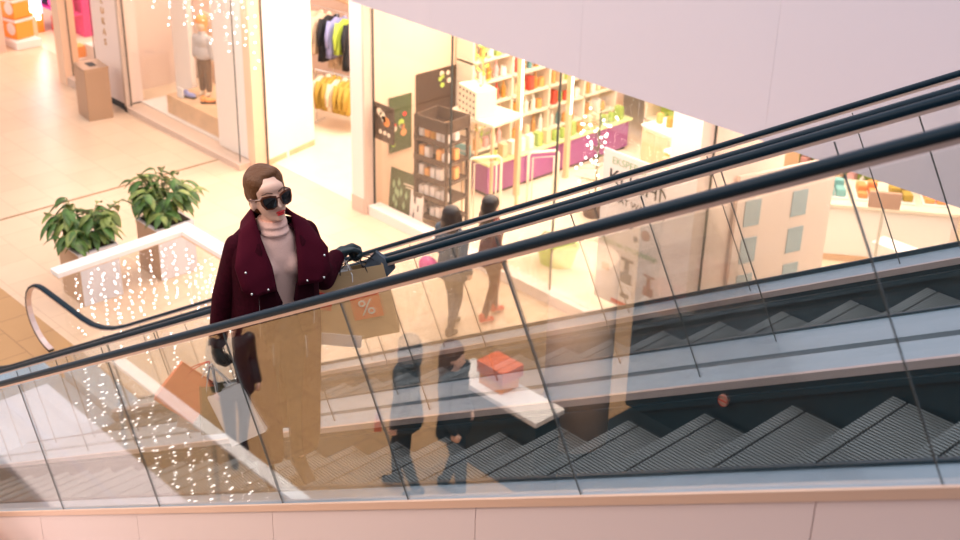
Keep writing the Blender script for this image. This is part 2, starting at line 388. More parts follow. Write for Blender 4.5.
# far-left shop interior
def simple(name, m, d, label, cat, group=None, bev=.004):
    o = bx(name, M[m], d, None, bev); return tag(o, label, cat, group)
def at0(o, x, y, z): o.location = (x, y, z); return o
simple('display_plinth', 'white', (-23.2, -22.2, 7.75, 8.3, .005, .16), 'low white plinth under the orange boxes in the far-left shop', 'plinth')
for i, (x, y, z, s, l) in enumerate(((-22.62, 8.02, .162, .42, 'orange box with a white band, lower one on the low plinth'), (-22.64, 8.02, .585, .40, 'orange box with a white disc, upper one of the far-left stack'))):
    g = empty('gift_box', (x, y, z), R(12), l, 'box')
    bx('carton', M['orange'], (-s/2, s/2, -s/2, s/2, 0, s), g, .01); bx('band', M['bagwhite'], (-s/2-.004, s/2+.004, -s/2-.004, s/2+.004, s-.07, s-.01), g)
    bm = bmesh.new(); tube(bm, [(.05, -s/2, s*.5), (.05, -s/2-.006, s*.5)], .13, 20); link_mesh('printed_disc', bm, M['bagwhite'], g)
sh = empty('light_shelf', (0, 0, .005), R(0), 'violet lit shelving with white glowing edges behind the orange boxes, far-left shop', 'shelf')
bx('back_panel', M['violetlight'], (-24.2, -23.1, 8.75, 8.8, .4, 2.2), sh)
for z in (.42, .8, 1.2, 1.6): bx('lit_edge', M['whitelight'], (-24.2, -23.1, 8.62, 8.75, z, z+.035), sh)
bx('lit_edge', M['whitelight'], (-23.1, -23.0, 8.6, 8.7, .3, 2.2), sh)
bx('base_cabinet', M['orange'], (-24.2, -23.1, 8.6, 8.8, 0, .4), sh)
simple('orange_counter', 'orange', (-23.5, -23.0, 8.1, 8.5, .005, .5), 'orange sales counter behind the plinth of the far-left shop', 'counter')
simple('pink_pedestal', 'peach', (-22.72, -22.6, 8.3, 8.42, .005, .5), 'short pale pink pedestal beside the violet lit shelving', 'pedestal')
for i, (x, z, m, l) in enumerate(((-22.95, .522, 'magenta', 'large magenta handbag on the rear shelf of the far-left shop'), (-22.9, .006, 'red', 'red tote bag on the floor under the rear shelf of the far-left shop'), (-23.35, .522, 'navy', 'dark blue bag next to the magenta handbag'), (-22.5, .522, 'magenta', 'magenta satchel at the right end of the rear shelf'))):
    g = empty('handbag', (x, 9.05, z), 0, l, 'bag')
    bm = bmesh.new(); prism(bm, [(-.22, 0), (.22, 0), (.17, .36), (-.17, .36)], 'y', -.09, .09); bmesh.ops.bevel(bm, geom=bm.edges[:], offset=.02, segments=2, affect='EDGES'); link_mesh('pouch', bm, M[m], g)
    bm = bmesh.new(); tube(bm, [(-.1, 0, .34), (-.09, 0, .46), (0, 0, .52), (.09, 0, .46), (.1, 0, .34)], .012, 6); link_mesh('handle', bm, M[m], g)
simple('rear_cabinet', 'magenta', (-23.6, -22.2, 9.25, 9.6, .005, 1.6), 'magenta cabinet behind the handbags in the far-left shop', 'cabinet')
simple('rear_shelf', 'magenta', (-23.6, -22.2, 8.9, 9.24, .48, .52), 'magenta board shelf holding handbags in the far-left shop', 'shelf')
# boxes in window 1
for x, y, z, s, l in ((-20.1, 8.05, .005, .34, 'white display cube in the window left of the bin'), (-19.75, 8.45, .005, .60, 'taller white display cube behind the window left of the bin')):
    simple('display_cube', 'white', (x-s/2, x+s/2, y-s/2, y+s/2, z, z+s), l, 'cube')
simple('gift_box', 'orange', (-20.24, -20.0, 7.92, 8.16, .347, .56), 'small orange box low in the window left of the bin', 'box')
simple('gift_box', 'orange', (-19.88, -19.6, 8.3, 8.58, .607, .90), 'orange box with a pale lid on the taller cube, window left of the bin', 'box')
simple('gift_box', 'bagwhite', (-19.86, -19.62, 8.32, 8.56, .902, 1.0), 'white lid box topmost on the orange box in the window', 'box')
simple('orange_rack', 'wood', (-21.15, -19.2, 10.9, 11.5, .005, 1.9), 'pale wooden rack on the rear wall above the window cubes', 'rack')
# window 2: platform, child mannequin
wallbox('wall_window_panel', 'white', (-17.5, -16.95, 8.6, 8.7, .01, 3.84))
simple('arched_panel', 'peach', (-17.45, -16.55, 9.15, 9.25, .01, 1.62), 'beige rounded-top panel behind the child mannequin', 'panel', bev=.03)
simple('window_platform', 'wood', (-16.85, -14.3, 8.02, 8.98, .12, .46), 'pale wooden display platform under the child mannequin', 'platform')
wallbox('wall_window_screen', 'white', (-14.95, -14.0, 7.86, 7.96, .12, 3.84))
wallbox('wall_end_pier', 'peach', (-14.08, -13.88, 7.85, 8.1, 0, 3.84))
wallbox('trim_9', 'seal', (-13.88, -13.86, 8.07, 8.1, 0, 3.84))
wallbox('wall_left_ceiling_back', 'pinkwall', (-18.4, -15.3, 9.6, 9.7, 0, 3.84))
mq = empty('child_mannequin', (-16.35, 8.52, .462), R(-70), 'child mannequin in grey jacket, brown trousers and orange hat, in the lit window', 'mannequin')
mq.scale = (1.18,)*3
blob('body', M['cream'], [('c', (0, .055, .06), .028, (0, .05, .5), .05), ('c', (0, -.055, .06), .028, (0, -.05, .5), .05), ('e', (0, 0, .62), (.075, .10, .16)), ('e', (0, 0, .82), (.07, .11, .13)), ('c', (0, 0, .9), .032, (0, 0, 1.02), .034), ('e', (0.01, 0, 1.1), (.085, .075, .105)),
     ('c', (0, .12, .9), .032, (0, .16, .55), .022), ('c', (0, -.12, .9), .032, (0, -.16, .55), .022), ('e', (.03, .055, .03), (.08, .035, .028)), ('e', (.03, -.055, .03), (.08, .035, .028))], .016, mq)
blob('trousers', M['khaki'], [('c', (0, .06, .1), .046, (0, .055, .5), .065), ('c', (0, -.06, .1), .046, (0, -.055, .5), .065), ('e', (0, 0, .56), (.085, .115, .09))], .014, mq)
blob('jacket', M['jacket'], [('e', (0, 0, .66), (.10, .135, .15)), ('e', (0, 0, .84), (.095, .14, .12)), ('c', (0, .13, .88), .05, (0, .17, .60), .036), ('c', (0, -.13, .88), .05, (0, -.17, .60), .036), ('c', (0, 0, .92), .06, (0, 0, .97), .055)], .014, mq)
blob('hat', M['cap'], [('e', (0, 0, 1.15), (.10, .09, .08)), ('e', (-.02, 0, 1.10), (.09, .088, .08)), ('c', (-.04, 0, .99), .05, (.0, 0, 1.0), .05)], .012, mq)
for i, (x, y, m, l) in enumerate(((-16.45, 8.22, 'blue', 'grey-blue shoe at the mannequin\'s feet, on the window platform'), (-16.0, 8.30, 'cap', 'orange toy shoe lying at the right of the window platform'), (-15.8, 8.52, 'red', 'red shoe behind the orange one on the window platform'))):
    s = empty('shoe', (x, y, .468), R(20+i*30), l, 'shoe')
    blob('upper', M[m], [('e', (.06, 0, .045), (.11, .05, .045)), ('e', (-.05, 0, .07), (.06, .05, .06))], .012, s); bx('sole', M['black'], (-.1, .16, -.045, .045, 0, .02), s, .008)
simple('price_card', 'bagwhite', (-16.62, -16.45, 8.1, 8.13, .462, .64), 'small white card standing left of the mannequin', 'card').rotation_euler = (0, 0, 0)
# --- clothes shop entrance (x -13.83 .. -11.85)
bm = bmesh.new(); prism(bm, [(-13.90, 8.1), (-14.18, 9.25), (-14.32, 9.25), (-14.05, 8.1)], 'z', .1, 3.84); struct(link_mesh('wall_entrance_side', bm, M['white']))
bm = bmesh.new(); prism(bm, [(-13.89, 8.1), (-14.17, 9.25), (-14.32, 9.25), (-14.05, 8.1)], 'z', 0, .1); struct(link_mesh('trim_10', bm, M['wood']))
wallbox('wall_right_pier', 'pinkwall', (-11.66, -11.38, 8.1, 8.32, .25, 3.84))
wallbox('trim_11', 'beige', (-11.67, -11.37, 8.09, 8.33, 0, .25))
wallbox('trim_12', 'beige', (-11.38, -11.33, 8.1, 8.3, 0, 3.84))
wallbox('trim_13', 'seal', (-11.33, -11.32, 8.26, 8.28, 0, 3.84))
wallbox('wall_market_divider', 'peach', (-11.62, -11.42, 8.32, 14, 0, 3.84))
wallbox('trim_14', 'pinkwall', (-11.32, -5.7, 8.14, 8.36, 0, .15))
def rail_rack(x, y, L, z, rz, label):
    r = empty('clothes_rail', (x, y, 0), rz, label, 'clothes rail')
    bm = bmesh.new(); tube(bm, [(0, 0, 0.006), (0, 0, z), (L, 0, z), (L, 0, .006)], .014, 8); link_mesh('rail', bm, M['steel'], r)
    for q in (0, L):
        bm = bmesh.new(); tube(bm, [(q, -.22, .02), (q, .22, .02)], .014, 8); link_mesh('foot', bm, M['steel'], r)
    return r
def garment(x, y, z, rz, m, L, label, group=None):
    g = empty('hanging_garment', (x, y, z), rz, label, 'garment', group)
    bm = bmesh.new()
    n = 10; pr = []
    for k in range(n+1):
        yy = -.2+.4*k/n; pr.append((yy, -.05-abs(yy)*.35))
    rows = []
    for j in range(7):
        t = j/6; row = []
        for k in range(n+1):
            yy = (-.2+.4*k/n)*(1+.25*t); zz = -.05-abs(-.2+.4*k/n)*.35*(1-t)-L*t
            row.append((.035+.02*t+.012*math.sin(k*2.2+j*.4)*t, yy, zz))
        rows.append(row)
    f = [[bm.verts.new(p) for p in r_] for r_ in rows]; bk = [[bm.verts.new((-p[0]+.01*math.sin(i), p[1], p[2])) for i, p in enumerate(r_)] for r_ in rows]
    for a, b2 in zip(f, f[1:]):
        for k in range(n): bm.faces.new((a[k], a[k+1], b2[k+1], b2[k]))
    for a, b2 in zip(bk, bk[1:]):
        for k in range(n): bm.faces.new((a[k], b2[k], b2[k+1], a[k+1]))
    for k in range(n): bm.faces.new((f[0][k], bk[0][k], bk[0][k+1], f[0][k+1])); bm.faces.new((f[-1][k], f[-1][k+1], bk[-1][k+1], bk[-1][k]))
    for j in range(6): bm.faces.new((f[j][0], f[j+1][0], bk[j+1][0], bk[j][0])); bm.faces.new((f[j][-1], bk[j][-1], bk[j+1][-1], f[j+1][-1]))
    link_mesh('cloth', bm, M[m], g, True)
    for s in (-1, 1):
        bm = bmesh.new(); tube(bm, [(0, s*.19, -.09), (0, s*.27, -.34*min(1, L/.6)), (.01, s*.28, -.55*min(1, L/.6))], [.05, .045, .035], 8); link_mesh('sleeve', bm, M[m], g, True)
    bm = bmesh.new(); tube(bm, [(0, 0, -.06), (0, 0, 0), (0, .02, .03), (0, 0, .05)], .005, 5); link_mesh('hanger', bm, M['steel'], g)
    return g
rail_rack(-15.05, 9.95, 1.0, .98, R(15), 'low steel clothes rail with mustard garments just inside the clothes shop')
for i in range(7):
    garment(-14.95+i*.12, 9.985+i*.032, .93, R(15+random.uniform(-6, 6)), ('cream', 'yellow', 'yellow', 'cream', 'yellow', 'yellow', 'yellow')[i], .52, 'mustard and cream garment on the low front rail of the clothes shop', 'garments on the low rail')
rail_rack(-15.85, 10.40, 1.3, 1.9, R(10), 'tall steel clothes rail behind the low one in the clothes shop')
for i, (m, L, l) in enumerate((('cream', .75, 'cream coat at the left end of the tall rail'), ('cream', .7, 'cream knit, second from the left on the tall rail'), ('navy', .8, 'black jacket between the cream and lilac ones'), ('blue', .7, 'lilac blue jacket on the tall rail'), ('lime', .6, 'lime green top on the tall rail of the clothes shop'), ('navy', .85, 'long black jacket right of the lime green top'))):
    garment(-15.72+i*.19, 10.425+i*.033, 1.84, R(10), m, L, l)
rail_rack(-15.75, 10.85, 1.3, 1.45, R(20), 'steel clothes rail with cream coats, rearmost in the clothes shop')
for i in range(8):
    garment(-15.63+i*.14, 10.89+i*.052, 1.40, R(20+random.uniform(-8, 8)), ('cream', 'cream', 'cream', 'cream', 'navy', 'cream', 'cream', 'navy')[i], .62, 'cream or black coat hanging on the rearmost rail of the clothes shop', 'coats on the rear rail')
for i, (x, z, m) in enumerate(((-15.95, 1.885, 'red'), (-15.62, 1.885, 'red'), (-15.8, 2.08, 'magenta'), (-15.3, 1.885, 'cream'), (-15.0, 1.885, 'cream'))):
    g = tag(blob('folded_cloth', M[m], [('e', (0, 0, .07), (.17, .14, .07)), ('e', (.05, .02, .13), (.11, .11, .06))], .02), ('bright red bundle, left one on the top shelf of the clothes shop', 'bright red bundle, middle one on the top shelf of the clothes shop', 'pink bundle on the top shelf of the clothes shop', 'cream bundle at the left below the red ones', 'cream bundle at the right below the pink one')[i], 'clothes'); g.location = (x, 11.25, z)
simple('wall_shelf', 'wood', (-16.2, -14.7, 11.05, 11.55, 1.84, 1.88), 'pale wall shelf above the tall clothes rail', 'shelf')

# --- market shop glass front
window('window_3', -11.31, -9.62, FY, .15, 3.84)
window('window_4', -9.60, -7.62, FY, .15, 3.84)
window('window_5', -7.60, -5.70, FY, .15, 3.84)
# posters inside the first window
def flatart(bm, pts, y, t=.004): prism(bm, pts, 'y', y-t, y)
def poster(name, x0, x1, z0, z1, y, m, label, lean=0, rz=0):
    r = empty(name, ((x0+x1)/2, y, z0), 0, label, 'poster'); r.rotation_euler = (lean, 0, rz)
    w_ = (x1-x0)/2; bx('board', M[m], (-w_, w_, -.01, .01, 0, z1-z0), r); return r, w_, z1-z0
r, w_, h_ = poster('food_poster', -11.30, -10.86, 1.22, 1.78, 8.268, 'posterdark', 'dark brown poster of pale round pastries behind the shop glass')
for i, (x, z, s, mm) in enumerate(((-.10, .44, .055, 'foodwhite'), (-.03, .40, .06, 'foodwhite'), (.06, .32, .075, 'fooddk'), (.0, .35, .05, 'foodwhite'), (-.08, .14, .035, 'foodwhite'), (.02, .14, .035, 'foodwhite'), (.11, .13, .035, 'foodwhite'))):
    bm = bmesh.new(); tube(bm, [(x, -.010, z), (x, -.016, z)], s, 14); link_mesh('printed_pastry', bm, M[mm], r)
r, w_, h_ = poster('leaf_poster', -11.25, -10.72, .006, .70, 8.50, 'postergreen', 'dark green leafy poster leaning low inside the shop window', R(-6), R(6))
for i in range(9):
    bm = bmesh.new(); x = random.uniform(-.2, .1); z = random.uniform(.08, .5); prism(bm, [(x-.03, z), (x, z+.09), (x+.03, z), (x, z-.06)], 'y', -.014, -.010); link_mesh('printed_leaf', bm, M['inkgreen'], r)
bx('caption', M['foodwhite'], (.02, .22, -.013, -.010, .50, .52), r); bx('caption', M['foodwhite'], (.06, .22, -.013, -.010, .46, .475), r)
r, w_, h_ = poster('flower_poster', -10.70, -10.42, .006, .52, 8.42, 'posterpale', 'small pale poster with dark sprigs beside the dark green one', R(-5))
for x, z in ((-.05, .15), (.04, .28), (-.03, .38)): bx('printed_sprig', M['ink'], (x-.012, x+.012, -.013, -.010, z-.05, z+.05), r)
# coloured panels along the divider wall
def wallpic(y0, y1, z0, z1, m, label):
    r = empty('picture_panel', (-11.405, y0, z0), 0, label, 'poster'); bx('board', M[m], (0, .015, 0, y1-y0, 0, z1-z0), r); return r
r = wallpic(8.62, 9.05, .85, 1.72, 'postergreen', 'green salad picture panel on the divider wall, left of the dark rack')
for i in range(8):
    bm = bmesh.new(); y = .05+random.random()*.3; z = .08+random.random()*.7; tube(bm, [(.015, y, z), (.02, y, z)], random.uniform(.03, .06), 9); link_mesh('printed_food', bm, M[('lime', 'fooddk', 'foodwhite', 'red')[i % 4]], r)
r = wallpic(9.15, 10.0, 1.1, 1.98, 'posterdark', 'dark picture panel with pale lettering behind the gridded box')
for i in range(6):
    bm = bmesh.new(); y = .08+random.random()*.65; z = .6+random.random()*.2; tube(bm, [(.015, y, z), (.02, y, z)], random.uniform(.025, .05), 9); link_mesh('printed_food', bm, M[('lime', 'foodwhite')[i % 2]], r)
# dark wooden rack, 5 shelves of white packs
rk = empty('dark_rack', (-10.62, 8.44, 0.002), R(8), 'tall dark wooden rack with open crates of packs inside the shop window', 'rack')
W_, D_, H_ = .62, .52, 1.74
bm = bmesh.new()
for x in (0, W_-.04):
    for y in (0, D_-.04): box(bm, x, x+.04, y, y+.04, 0, H_)
link_mesh('uprights', bm, M['darkwood'], rk)
for z in (.16, .46, .76, 1.06, 1.36): bx('shelf_board', M['darkwood'], (.0, W_, .0, D_, z, z+.03), rk)
bx('side_slats', M['darkwood'], (0, .02, .04, D_-.04, .16, H_-.2), rk)
for z in (.16, .46, .76, 1.06, 1.36): bx('shelf_lip', M['darkwood'], (.0, W_, -.012, .0, z, z+.085), rk)
bm = bmesh.new(); box(bm, 0, W_, 0, .03, 1.56, H_); box(bm, 0, W_, D_-.03, D_, 1.56, H_); box(bm, 0, .03, .03, D_-.03, 1.56, H_); box(bm, W_-.03, W_, .03, D_-.03, 1.56, H_); link_mesh('top_crate', bm, M['darkwood'], rk)
def local(r_, x, y, z):
    c, s = math.cos(r_.rotation_euler.z), math.sin(r_.rotation_euler.z); return (r_.location.x+x*c-y*s, r_.location.y+x*s+y*c, r_.location.z+z)
lv = ('bottom', 'second', 'middle', 'fourth', 'top')
for j, z in enumerate((.16, .46, .76, 1.06, 1.36)):
    g0 = None
    for i in range(5):
        for yy in (.10, .30):
            hh = random.uniform(.13, .19)
            if random.random() < .1: continue
            p = bx('food_pack', (M['posterpale'] if random.random() < .75 else PROD[random.choice((1, 2, 6))]), (-.045, .045, -.05, .05, 0, hh), None, .008)
            p.location = local(rk, .09+i*.11, yy, z+.0305); p.rotation_euler.z = R(8)
            tag(p, 'small pale food pack on the %s shelf of the dark rack' % lv[j], 'food pack', 'packs on the %s shelf of the dark rack' % lv[j])
# gridded cream stand on a table behind
t = empty('display_table', (-10.95, 9.35, 0.006), R(5), 'plain table behind the dark rack, holding the gridded cream box', 'table')
bx('table_top', M['shelf'], (0, .95, 0, .7, 1.45, 1.5), t, .004)
for x in (.03, .88):
    for y in (.03, .63): bx('leg', M['post'], (x, x+.04, y, y+.04, 0, 1.45), t)
gb = empty('gridded_box', (-10.85, 9.5, 1.508), R(-12), 'cream stand with rows of round holes above the dark rack', 'stand')
bx('body', M['foodwhite'], (0, .52, 0, .36, 0, .42), gb, .006)
bm = bmesh.new()
for i in range(5):
    for j in range(4): tube(bm, [(.06+i*.1, -.002, .06+j*.1), (.06+i*.1, .001, .06+j*.1)], .022, 8)
link_mesh('holes', bm, M['darkwood'], gb)
# wall shelving with products, facing +x
su = empty('wall_shelving', (-11.38, 9.95, 0.006), 0, 'long cream wall shelving full of products above the purple counter', 'shelving')
LV = [.62, 1.0, 1.36, 1.72, 2.08, 2.44]
for z in LV: bx('shelf_board', M['shelf'], (0, .36, 0, 3.4, z-.03, z), su)
for y in (0, .85, 1.7, 2.55, 3.36): bx('upright', M['shelf'], (0, .36, y, y+.035, .6, 2.9), su)
bx('shelf_back', M['shelf'], (-.02, 0, 0, 3.4, .6, 2.9), su)
def kind_bottle(m, h, r_):
    o = bmesh.new(); lathe(o, [(r_, 0), (r_, h*.62), (r_*.4, h*.78), (r_*.36, h)], n=10); g = link_mesh('bottle', o, m); return g
def kind_jar(m, h, r_):
    o = bmesh.new(); lathe(o, [(r_*.9, 0), (r_, h*.1), (r_, h*.8), (r_*.85, h*.85), (r_*.88, h)], n=10); return link_mesh('jar', o, m)
def kind_box(m, h, r_):
    o = bmesh.new(); box(o, -r_, r_, -r_*.8, r_*.8, 0, h, .004); return link_mesh('product_box', o, m)
protos = {}
def product(kind, mi, x, y, z, rz, label, cat, group):
    k = (kind, mi)
    if k not in protos:
        f, h, r_ = {'bottle': (kind_bottle, .26, .04), 'jar': (kind_jar, .15, .055), 'box': (kind_box, .22, .065)}[kind]
        o = f(PROD[mi], h, r_); protos[k] = o
    else:
        o = protos[k].copy(); C.objects.link(o)
    o.location = (x, y, z); o.rotation_euler = (0, 0, rz); tag(o, label, cat, group); return o
lvn = ('lowest', 'second', 'third', 'fourth', 'fifth', 'top')
kn = {'bottle': 'bottle', 'jar': 'jar', 'box': 'box'}
cn = ('white', 'cream', 'orange', 'green', 'red', 'dark teal', 'amber', 'pink')
for j, z in enumerate(LV[:5]):
    y = .12
    while y < 3.3:
        if min(abs(y-q-.0175) for q in (0, .85, 1.7, 2.55, 3.36)) > .09:
            k = random.choice(('bottle', 'jar', 'box', 'bottle')); mi = random.choice((0, 0, 1, 1, 2, 3, 4, 5, 6, 7))
            bay = min(3, int(y/.85))
            product(k, mi, -11.38+.26, 9.95+y, z+.008, random.uniform(0, .3), '%s %s on the %s board of the wall shelving, %s bay from the window' % (cn[mi], k, lvn[j], ('first', 'second', 'third', 'fourth')[bay]), k, 'products on the %s board of the wall shelving' % lvn[j])
        y += random.uniform(.13, .17)
# leafy garland posts
for i, (x, y, l) in enumerate(((-10.55, 9.72, 'green leafy strand hanging left of the first tan post'),)):
    bm = bmesh.new()
    for k in range(60):
        z = 1.05+k*.028; a = k*2.4; c_ = Vector((x+.05*math.cos(a), y+.05*math.sin(a), z)); d = Vector((math.cos(a), math.sin(a), .6))*.09
        s_ = Vector((-math.sin(a), math.cos(a), 0))*.03
        bm.faces.new([bm.verts.new(c_), bm.verts.new(c_+d*.5+s_), bm.verts.new(c_+d), bm.verts.new(c_+d*.5-s_)])
    tube(bm, [(x, y, 1.0), (x, y, 3.8)], .008, 5)
    tag(link_mesh('leaf_garland', bm, M['lime']), l, 'garland')
# purple counter along y with green-cream top
pc = empty('purple_counter', (-10.98, 9.95, 0.006), 0, 'long purple sales counter with a pale top in the products shop', 'counter')
for i in range(4): bx('cabinet_front', M['purple'], (0, .34, i*.83+.005, i*.83+.825, .05, .52), pc, .006); bx('plinth', M['black'], (.02, .3, i*.83+.03, i*.83+.8, 0, .05), pc)
bx('counter_top', M['limetop'], (-.02, .38, -.02, 3.36, .52, .56), pc, .004)
for i in range(16):
    mi = random.choice((3, 3, 0, 1, 6)); product(random.choice(('jar', 'box')), mi, -10.72, 10.15+i*.195, .575, 0, '%s pack standing on the purple counter' % cn[mi], 'pack', 'packs on the purple counter')
for i, (x, y, l) in enumerate(((-10.42, 10.38, 'left'), (-10.42, 11.50, 'right'))):
    p = empty('shop_post', (x, y, 0.005), 0, 'tan square post in front of the purple counter, %s one' % l, 'post')
    bx('shaft', M['post'], (-.04, .04, -.04, .04, 0, 3.8), p, .004); bx('light_strip', M['whitelight'], (.042, .052, -.01, .01, 1.1, 3.4), p)
# security gates
for x, y, h, rz, l in ((-10.05, 10.25, .86, R(62), 'cream arched security gate before the purple counter'), (-10.15, 9.12, 1.02, R(62), 'cream framed security gate left of the long haired woman')):
    g = empty('security_gate', (x, y, .005), rz, l, 'gate')
    bm = bmesh.new(); tube(bm, [(0, 0, 0), (0, 0, h-.05), (.04, 0, h), (.44, 0, h), (.48, 0, h-.05), (.48, 0, 0)], .022, 8); tube(bm, [(.07, 0, 0), (.07, 0, h-.09), (.41, 0, h-.09), (.41, 0, 0)], .012, 8); link_mesh('frame', bm, M['shelf'], g, True)
    bx('foot', M['shelf'], (-.05, .55, -.06, .06, 0, .03), g, .008)
ts = empty('teal_sign', (-10.42, 9.22, .005), R(20), 'square teal notice on a stand before the product shelves', 'sign')
bx('board', M['teal'], (-.13, .13, -.01, .01, .88, 1.14), ts); bx('notice_line', M['posterpale'], (-.08, .08, -.013, -.010, 1.03, 1.045), ts); bx('stand', M['post'], (-.012, .012, 0, .02, 0, .88), ts)
# back shelving and cabinets of the products shop
bs = empty('back_shelving', (-10.6, 13.6, .006), 0, 'cream shelving across the back of the products shop', 'shelving')
for z in (.5, .95, 1.4, 1.85, 2.3): bx('shelf_board', M['shelf'], (0, 4.6, 0, .4, z-.03, z), bs)
for x in (0, 1.14, 2.28, 3.42, 4.56): bx('upright', M['shelf'], (x, x+.04, 0, .4, 0, 2.8), bs)
bx('shelf_back', M['lime'], (0, 4.6, .4, .42, 0, 2.8), bs)
for j, z in enumerate((.5, .95, 1.4, 1.85, 2.3)):
    x = .12
    while x < 4.5:
        if min(abs(x-q-.02) for q in (0, 1.14, 2.28, 3.42, 4.56)) > .1:
            k = random.choice(('bottle', 'jar', 'box')); mi = random.choice((0, 1, 2, 3, 3, 5, 6, 7))
            product(k, mi, -10.6+x, 13.75, z+.008, 0, '%s %s on the %s board of the back shelving' % (cn[mi], k, lvn[j]), k, 'products on the %s board of the back shelving' % lvn[j])
        x += random.uniform(.17, .24)
for i, (x, y, w2, d2, h2, m, l) in enumerate(((-9.55, 12.3, .9, .55, .95, 'shelf', 'cream island cabinet at the end of the purple counter'), (-8.75, 11.9, .75, .6, .85, 'orange', 'orange lit cabinet left of the big juicer poster'), (-8.35, 12.6, 1.1, .7, 1.15, 'wood', 'pale wooden cabinet behind the big juicer poster'), (-7.75, 10.6, .9, .6, .8, 'wood', 'low wooden display table behind the big juicer poster'))):
    r = empty('island_cabinet', (x, y, .006), R(-6), l, 'cabinet')
    bx('body', M[m], (0, w2, 0, d2, 0, h2), r, .006); bx('cabinet_top', M['white'], (-.02, w2+.02, -.02, d2+.02, h2, h2+.04), r, .004)
    for q in range(3): bx('door', M['peach' if m != 'shelf' else 'wood'], (q*w2/3+.01, (q+1)*w2/3-.01, -.012, 0, .05, h2-.05), r)
    for q in range(4):
        mi = random.choice((0, 1, 2, 3, 4, 6)); a = local(r, .12+q*(w2-.24)/3, d2*.45, h2+.048)
        product(random.choice(('bottle', 'jar', 'box')), mi, *a, 0, '%s product standing on the %s' % (cn[mi], l), 'product', 'products on the %s' % l)
# small sparkling display tree
tr = empty('display_tree', (-9.1, 10.75, .006), 0, 'slim display tree hung with sparkling lights beside the big poster', 'tree')
bm = bmesh.new(); tube(bm, [(0, 0, .25), (0, 0, 1.7)], .012, 6)
tips = []
for k in range(70):
    z = .5+random.random()*1.15; a = random.random()*2*PI; rr = .10+.22*random.random(); p = (rr*math.cos(a), rr*math.sin(a), z+random.uniform(-.05, .1)); tube(bm, [(0, 0, z), p], .004, 4); tips.append(p)
link_mesh('branches', bm, M['postergreen'], tr)
bm = bmesh.new()
for p in tips[:55]: bmesh.ops.create_icosphere(bm, subdivisions=1, radius=.017, matrix=Matrix.Translation(p))
link_mesh('lights', bm, M['bulb2'], tr)
bm = bmesh.new(); lathe(bm, [(.16, 0), (.2, .25), (.18, .26)], n=14); link_mesh('basket', bm, M['darkwood'], tr)
# big poster on the glass
pz = empty('juicer_poster', (-6.78, 8.20, .42), 0, 'tall pale advertising poster with two juicers and a large K, on the shop glass', 'poster')
bx('board', M['posterpale'], (0, 1.08, 0, .02, 0, 2.02), pz)
text('headline', 'EKSPERCI', .13, M['inkgreen'], pz, (.14, -.003, 1.86), (PI/2, 0, 0), .001, 'LEFT')
text('headline', 'KUCHNI', .28, M['ink'], pz, (.10, -.003, 1.60), (PI/2, 0, 0), .001, 'LEFT')
text('headline', 'SWIAT WARZYW', .12, M['ink'], pz, (.56, -.003, 1.38), (PI/2, 0, 0), .001)
text('subline', 'CZAS NA ZWOLNIENIE', .085, M['inkgreen'], pz, (.50, -.003, .80), (PI/2, 0, 0), .001)
for x, z, s in ((.25, 1.1, .06), (.5, 1.15, .05), (.75, 1.1, .07), (.6, 1.0, .04)):
    bm = bmesh.new(); tube(bm, [(x, 0, z), (x, -.004, z)], s, 12); link_mesh('printed_plate', bm, M['copperlt' if s > .055 else 'greyink'], pz)
def juicer(x, s, m):
    j = bx('printed_juicer', M['white'], (x-.10*s, x+.10*s, -.006, -.002, .10, .10+.26*s), pz); 
    for q in ((x-.09*s, x+.09*s, .10+.26*s, .10+.40*s), (x-.035*s, x+.035*s, .10+.40*s, .10+.56*s), (x-.10*s, x+.10*s, .10+.56*s, .10+.60*s), (x-.07*s, x+.07*s, .16, .22)):
        bx('printed_section', M[m], (q[0], q[1], -.009, -.006, q[2], q[3]), j)
juicer(.50, 1.0, 'greyink'); juicer(.86, .85, 'copperlt')
bx('printed_cup', M['copperlt'], (.10, .22, -.005, -.001, .42, .52), pz)
bx('printed_box', M['bagred'], (.28, .62, -.005, -.001, .03, .08), pz)
wallbox('wall_poster_pier', 'pinkwall', (-5.66, -5.36, 8.05, 8.5, 0, 3.84))
wallbox('trim_15', 'pinkwall', (-5.36, -5.24, 8.05, 8.5, 0, 3.84))
wallbox('trim_16', 'seal', (-5.24, -5.22, 8.28, 8.3, 0, 3.84))
wallbox('wall_third_divider', 'pinkwall', (-5.60, -5.40, 8.5, 10.0, 0, 3.84))
wallbox('wall_third_back', 'peach', (-6.2, 6, 16.5, 16.6, 0, 3.84))
# --- right shop
window('window_6', -5.20, -2.0, FY, .1, 3.84)
ws = empty('notice_screen', (-5.32, 9.0, .006), R(75), 'pale free-standing screen with blue-grey notices in the right-hand shop', 'screen')
bx('panel', M['pinkwall'], (0, 1.5, 0, .05, 0, 2.3), ws)
for x in (.12, .85):
    for z in (.62, 1.12, 1.62): bx('notice', M['bluebox'], (x, x+.24, -.012, 0, z, z+.34), ws)
wc = empty('white_display_island', (-6.55, 11.6, .006), R(38), 'white rounded island counter with fruit-coloured trays, right-hand shop', 'counter')
bm = bmesh.new(); prism(bm, [(0, 0), (2.5, 0), (2.6, .1), (2.6, .8), (2.5, .9), (0, .9), (-.15, .75), (-.15, .15)], 'z', .12, .86); link_mesh('body', bm, M['white'], wc)
bm = bmesh.new(); prism(bm, [(.05, .05), (2.5, .05), (2.5, .85), (.05, .85)], 'z', 0, .12); link_mesh('plinth', bm, M['peach'], wc)
bm = bmesh.new(); prism(bm, [(-.03, -.05), (2.55, -.05), (2.66, .08), (2.66, .82), (2.55, .95), (-.03, .95), (-.2, .78), (-.2, .12)], 'z', .86, .90); link_mesh('counter_top', bm, M['shelf'], wc)
